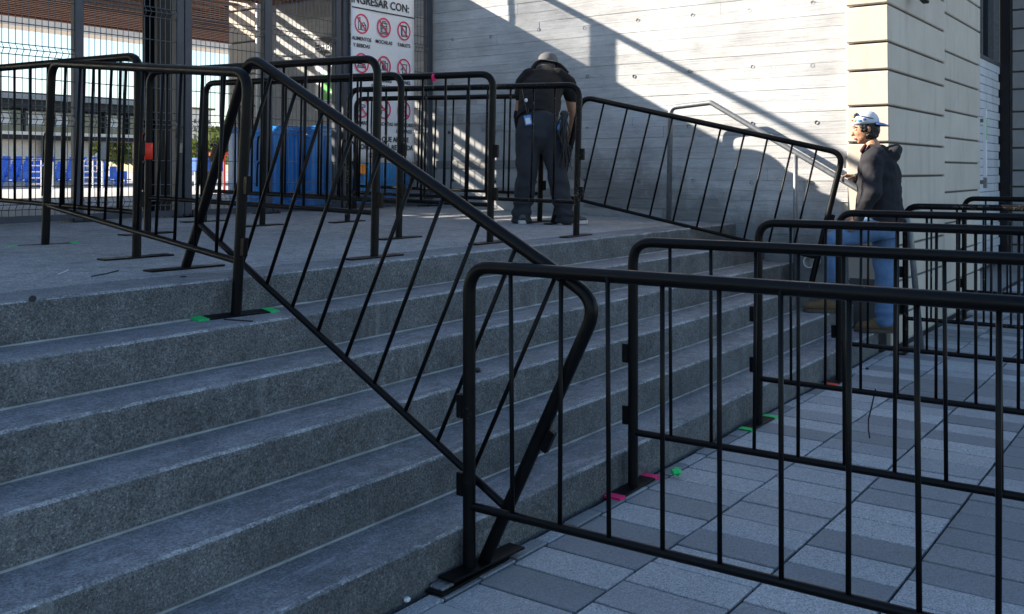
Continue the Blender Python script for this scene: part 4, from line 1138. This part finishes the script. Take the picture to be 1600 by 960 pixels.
for k in range(34):
    ex = 884+rnd.gauss(3, 8); ey = rnd.uniform(238, 267); f0 = 8.25+rnd.gauss(0, .03)
    b = MB(); b.tube([w(882+rnd.gauss(0, 3), 182, 8.25), w(881+rnd.gauss(0, 4), 208, f0), w((881+ex)/2+rnd.gauss(0, 2), 232, f0), w(ex, ey, f0)], [.006, .006, .005, .003], 5); b.build('tie', M['ink'], tb_)

# --- man in hoodie and jeans on the steps
FD = Vector((-.36, .93, 0)).normalized(); LR = Vector((FD.y, -FD.x, 0))      # facing, his right
g1 = Vector((7.9, 2.45, RISE))
mn = empty('person', g1, 'man in dark hoodie, blue jeans and backwards cap stepping up and holding a barrier', 'person')
hipN, hipF = w(1371, 354, 7.76), w(1380, 354, 7.94)
knN, akN = w(1304, 375, 7.78), w(1300, 464, 7.80)
knF, akF = w(1384, 436, 7.88), w(1381, 504, 7.82)
b = MB()
limb(b, [hipN, knN, akN], [.085, .058, .045]); limb(b, [hipF, knF, akF], [.085, .06, .045])
tor = [(w(1377, 352, 7.86), .15, .105), (w(1375, 318, 7.86), .14, .1), (w(1374, 275, 7.86), .165, .11), (w(1371, 248, 7.86), .17, .09)]
def rr_(sp): return [(c, LR*a, FD*d) for c, a, d in sp]
b.loft(rr_(tor), 18)
limb(b, [w(1370, 244, 7.86), w(1363, 226, 7.87)], [.062, .056])
hC = w(1353, 200, 7.89); FH = (FD+Vector((-.05, 0, -.18))).normalized(); HU = (UP+FD*.18).normalized()
LH = FH.cross(HU).normalized()
b.ell(hC, LH*.075, FH*.094, HU*.112, 18, 12)                    # skull
b.ell(hC+FH*.035-HU*.065, LH*.053, FH*.055, HU*.05)              # jaw
b.ell(hC+FH*.065-HU*.1, LH*.022, FH*.022, HU*.018)               # chin
b.ell(hC+FH*.062-HU*.03, LH*.05, FH*.035, HU*.05)                # cheeks
b.tube([hC+FH*.088+HU*.005, hC+FH*.106-HU*.022, hC+FH*.112-HU*.036], [.010, .013, .015], 8, True)   # nose
b.ell(hC+FH*.086+HU*.018, LH*.045, FH*.014, HU*.011)             # brow
b.ell(hC+FH*.092-HU*.066, LH*.022, FH*.014, HU*.007); b.ell(hC+FH*.09-HU*.077, LH*.02, FH*.013, HU*.007)  # lips
for s in (-1, 1): b.ell(hC+LH*s*.077-HU*.012-FH*.008, LH*.011, FH*.02, HU*.031)
# arms
shN, elN, wrN = w(1364, 250, 7.68), w(1362, 302, 7.62), w(1341, 343, 7.64)
shF, elF, wrF = w(1381, 248, 8.02), w(1394, 286, 8.06), w(1338, 279, 7.98)
limb(b, [shN, elN, wrN], [.055, .043, .031]); limb(b, [shF, elF, wrF], [.055, .043, .031])
hand(b, wrN, (w(1322, 360, 7.66)-wrN), -FD*.2-LR+UP*.3, UP, .9)
hand(b, wrF, (w(1318, 273, 8.0)-wrF), UP, -LR, 1.0)
blob('body', b, M['skin2'], mn, .006, 3)
# lips and eyes
for s in (-1, 1):
    b = MB(); b.ell(hC+FH*.083+LH*s*.032+HU*.0, LH*.012, FH*.009, HU*.006, 10, 6); b.build('eye', M['white'], mn, smooth=True)
    b = MB(); b.ell(hC+FH*.0895+LH*s*.032+HU*.0, LH*.005, FH*.004, HU*.005, 8, 6); b.build('iris', M['hair'], mn, smooth=True)
    b = MB(); b.tube([hC+FH*.093+LH*s*.016+HU*.021, hC+FH*.092+LH*s*.034+HU*.026, hC+FH*.08+LH*s*.05+HU*.02], [.004, .005, .003], 6, True); b.build('eyebrow', M['hair'], mn)
b = MB(); b.ell(hC+FH*.098-HU*.066, LH*.018, FH*.009, HU*.005, 10, 6); b.ell(hC+FH*.097-HU*.076, LH*.016, FH*.009, HU*.006, 10, 6); b.build('lips', M['lip'], mn, smooth=True)
# curly hair under the cap
b = MB(); rnd = random.Random(5)
b.ell(hC-FH*.03-HU*.004, LH*.083, FH*.078, HU*.1, 16, 12); b.ell(hC-FH*.02-HU*.06, LH*.072, FH*.07, HU*.05, 14, 10)
for k in range(230):
    a = rnd.uniform(R_(58), R_(302)); hgt = rnd.uniform(-.085, .055)
    if abs(math.degrees(a)-180) > 95 and hgt < -.02: hgt += .06
    dr = (FH*math.cos(a)*1.02+LH*math.sin(a)*.86)
    rad_ = .088*math.sqrt(max(.2, 1-(hgt/.15)**2))
    b.ell(hC+dr*rad_+HU*hgt, Vector((.0125, 0, 0)), Vector((0, .0125, 0)), Vector((0, 0, .0125)), 8, 6)
blob('hair', b, M['hair'], mn, .006, 1, lambda p, n: noise.noise(p*70)*.005)
# cap worn backwards
b = MB(); c0 = hC+HU*.035-FH*.004; CU = (HU-FH*.12).normalized(); CFd = LH.cross(CU).normalized()
if CFd.dot(FH) < 0: CFd = -CFd
rings = []
for t_, r_ in ((-.005, .1), (.03, .099), (.06, .088), (.085, .066), (.098, .036), (.101, .004)): rings.append((c0+CU*t_, LH*r_*.86, CFd*r_*1.05))
b.loft(rings, 22); cp_ = b.build('cap', M['cap_white'], mn, smooth=True)
b = MB(); vs = []; n = 12
for lay in (0, -.004):
    for r0, dz in ((.098, 0), (.135, -.012), (.172, -.034)):
        for k in range(n+1):
            a = R_(180-58+116*k/n); rr = r0 if r0 < .1 else .098+(r0-.098)*math.cos((k/n-.5)*2.3)
            vs.append(c0+CFd*math.cos(a)*rr*1.05+LH*math.sin(a)*rr*.86+CU*(dz*math.cos((k/n-.5)*2.)+lay+.002))
m = n+1; fs = []
for i in range(2):
    for k in range(n):
        a = i*m+k; fs.append((a, a+1, a+m+1, a+m)); a += 3*m; fs.append((a, a+m, a+m+1, a+1))
for k in range(n): a = 2*m+k; fs.append((a, a+1, a+3*m+1, a+3*m))
b.add(vs, fs); b.build('visor', M['cap_blue'], cp_, smooth=True)
for i, (an, hgt, mt) in enumerate(((-12, .03, 'red_tape'), (-34, .026, 'sign_green'), (-58, .022, 'cap_blue'), (-22, .058, 'orange'), (-80, .03, 'sign_blue'), (18, .03, 'cap_blue'))):
    a = R_(an); q = c0+CFd*math.cos(a)*.104+LH*math.sin(a)*.0855+CU*hgt; nn = (CFd*math.cos(a)+LH*math.sin(a)).normalized()
    tt = CU.cross(nn).normalized(); b = MB(); b.ell(q, tt*.016, CU*.011, nn*.005, 8, 6); b.build('patch', M[mt], cp_, smooth=True)
# sunglasses pushed up on the cap
b = MB()
sg_ = []
for s in (-1, 1):
    q = c0+CFd*.075+LH*s*.032+CU*.075; nn = (CFd*.7+CU*.7).normalized(); uu = CU.cross(CFd); vv = nn.cross(LH).normalized()
    b.ell(q, LH*.027, vv*.02, nn*.008, 12, 6)
b.tube([c0+CFd*.08+LH*-.01+CU*.08, c0+CFd*.08+LH*.01+CU*.08], .004, 6)
for s in (-1, 1): b.tube([c0+CFd*.07+LH*s*.058+CU*.068, c0+CFd*.0+LH*s*.088+CU*.045, c0-CFd*.05+LH*s*.082+CU*.03], .004, 6)
sg = b.build('sunglasses', M['glass'], None, smooth=True); tag(sg, 'dark sunglasses pushed up on the cap of the man in the hoodie', 'sunglasses')
# hoodie
b = MB()
b.loft(rr_([(w(1377, 354, 7.86), .19, .15), (w(1376, 342, 7.86), .22, .185), (w(1374, 312, 7.86), .215, .178), (w(1373, 278, 7.86), .215, .172), (w(1371, 252, 7.86), .2, .14), (w(1367, 236, 7.865), .12, .085)]), 22)
limb(b, [w(1368, 246, 7.74), shN, elN, wrN-(wrN-elN).normalized()*.01], [.095, .088, .08, .05], 16)
limb(b, [w(1376, 246, 7.96), shF, elF, wrF+(elF-wrF).normalized()*.02], [.095, .088, .078, .05], 16)
hb = w(1384, 242, 7.86)
b.ell(hb+Vector((0, 0, -.01))-FD*.03, LR*.135, FD*.08, (UP-FD*.4).normalized()*.095, 16, 10)          # hood hanging on the back
b.ell(hb+Vector((0, 0, .035))+FD*.05, LR*.11, FD*.06, UP*.05, 16, 10)
b.tube([w(1376, 231, 7.76), w(1359, 230, 7.8), w(1356, 234, 7.86), w(1360, 231, 7.94), w(1380, 231, 7.97)], .03, 10, True)
blob('hoodie', b, M['hoodie'], mn, .0085, 4, lambda p, n: noise.noise(p*6)*.014+noise.noise(Vector((p.x*9+p.z*6, p.y*9, p.z*13)))*.012-abs(noise.noise(Vector((p.x*11, p.y*11+p.z*8, p.z*9))))*.014)
b = MB(); b.loft([(wrN+(wrN-elN).normalized()*-.02, FD*.036, LR*.036), (wrN+(wrN-elN).normalized()*.018, FD*.032, LR*.032)], 12); b.build('cuff', M['hoodie'], mn, smooth=True)
b = MB(); b.tube([w(1352, 228, 7.80), w(1347, 236, 7.84), w(1349, 240, 7.9)], [.014, .017, .012], 8, True); b.build('neck_scarf', M['red_scarf'], mn, smooth=True)
# jeans
b = MB()
b.loft(rr_([(w(1377, 372, 7.86), .155, .12), (w(1377, 356, 7.86), .175, .135), (w(1377, 340, 7.86), .165, .128)]), 20)
limb(b, [hipN, (hipN+knN)/2, knN, knN*.5+akN*.5, akN+UP*.03], [.108, .1, .083, .076, .072], 16)
limb(b, [hipF, (hipF+knF)/2, knF, knF*.5+akF*.5, akF+UP*.015], [.108, .1, .083, .077, .075], 16)
def wr_j(p, n):
    v = noise.noise(p*8)*.008+noise.noise(Vector((p.x*9, p.y*9, p.z*18)))*.005
    for a_ in (akN, akF):
        d_ = (p-a_).length
        if d_ < .2: v += math.sin(p.z*85+noise.noise(p*9)*3)*.008*(1-d_/.2)
    return v
blob('jeans', b, M['jeans'], mn, .0085, 4, wr_j)
# boots
for an, zs_, dr in ((akN, 2*RISE, (FD*.98-LR*.1).normalized()), (akF, RISE, FD)):
    h0 = Vector((an.x, an.y, zs_+.002))-dr*.045; sd_ = dr.cross(UP); b = MB(); rings = []
    for t_, hw, hh in ((-.03, .03, .09), (.0, .04, .125), (.06, .043, .125), (.11, .044, .09), (.16, .049, .062), (.21, .049, .056), (.245, .036, .045), (.262, .012, .025)):
        rings.append((h0+dr*t_+UP*(.022+hh*.5), sd_*hw, UP*hh*.58))
    b.loft(rings, 16); bo = b.build('boot', M['boot'], mn, smooth=True)
    b = MB(); out = [(-.04, .022), (-.025, .038), (.05, .044), (.12, .047), (.18, .053), (.24, .042), (.27, .014)]
    vs = [h0+dr*t_+sd_*hw for t_, hw in out]+[h0+dr*t_-sd_*hw for t_, hw in reversed(out)]; n = len(vs)
    b.add(vs+[v+UP*.028 for v in vs], [tuple(range(n-1, -1, -1)), tuple(range(n, 2*n))]+[(i, (i+1) % n, n+(i+1) % n, n+i) for i in range(n)])
    b.build('sole', M['sole_dark'], bo, bevel=.003)
    b = MB()
    for k in range(3): q = h0+dr*(.075+.028*k)+UP*(.142-.022*k); b.tube([q-sd_*.025, q+UP*.008, q+sd_*.025], .004, 5)
    b.build('laces', M['ink'], bo)
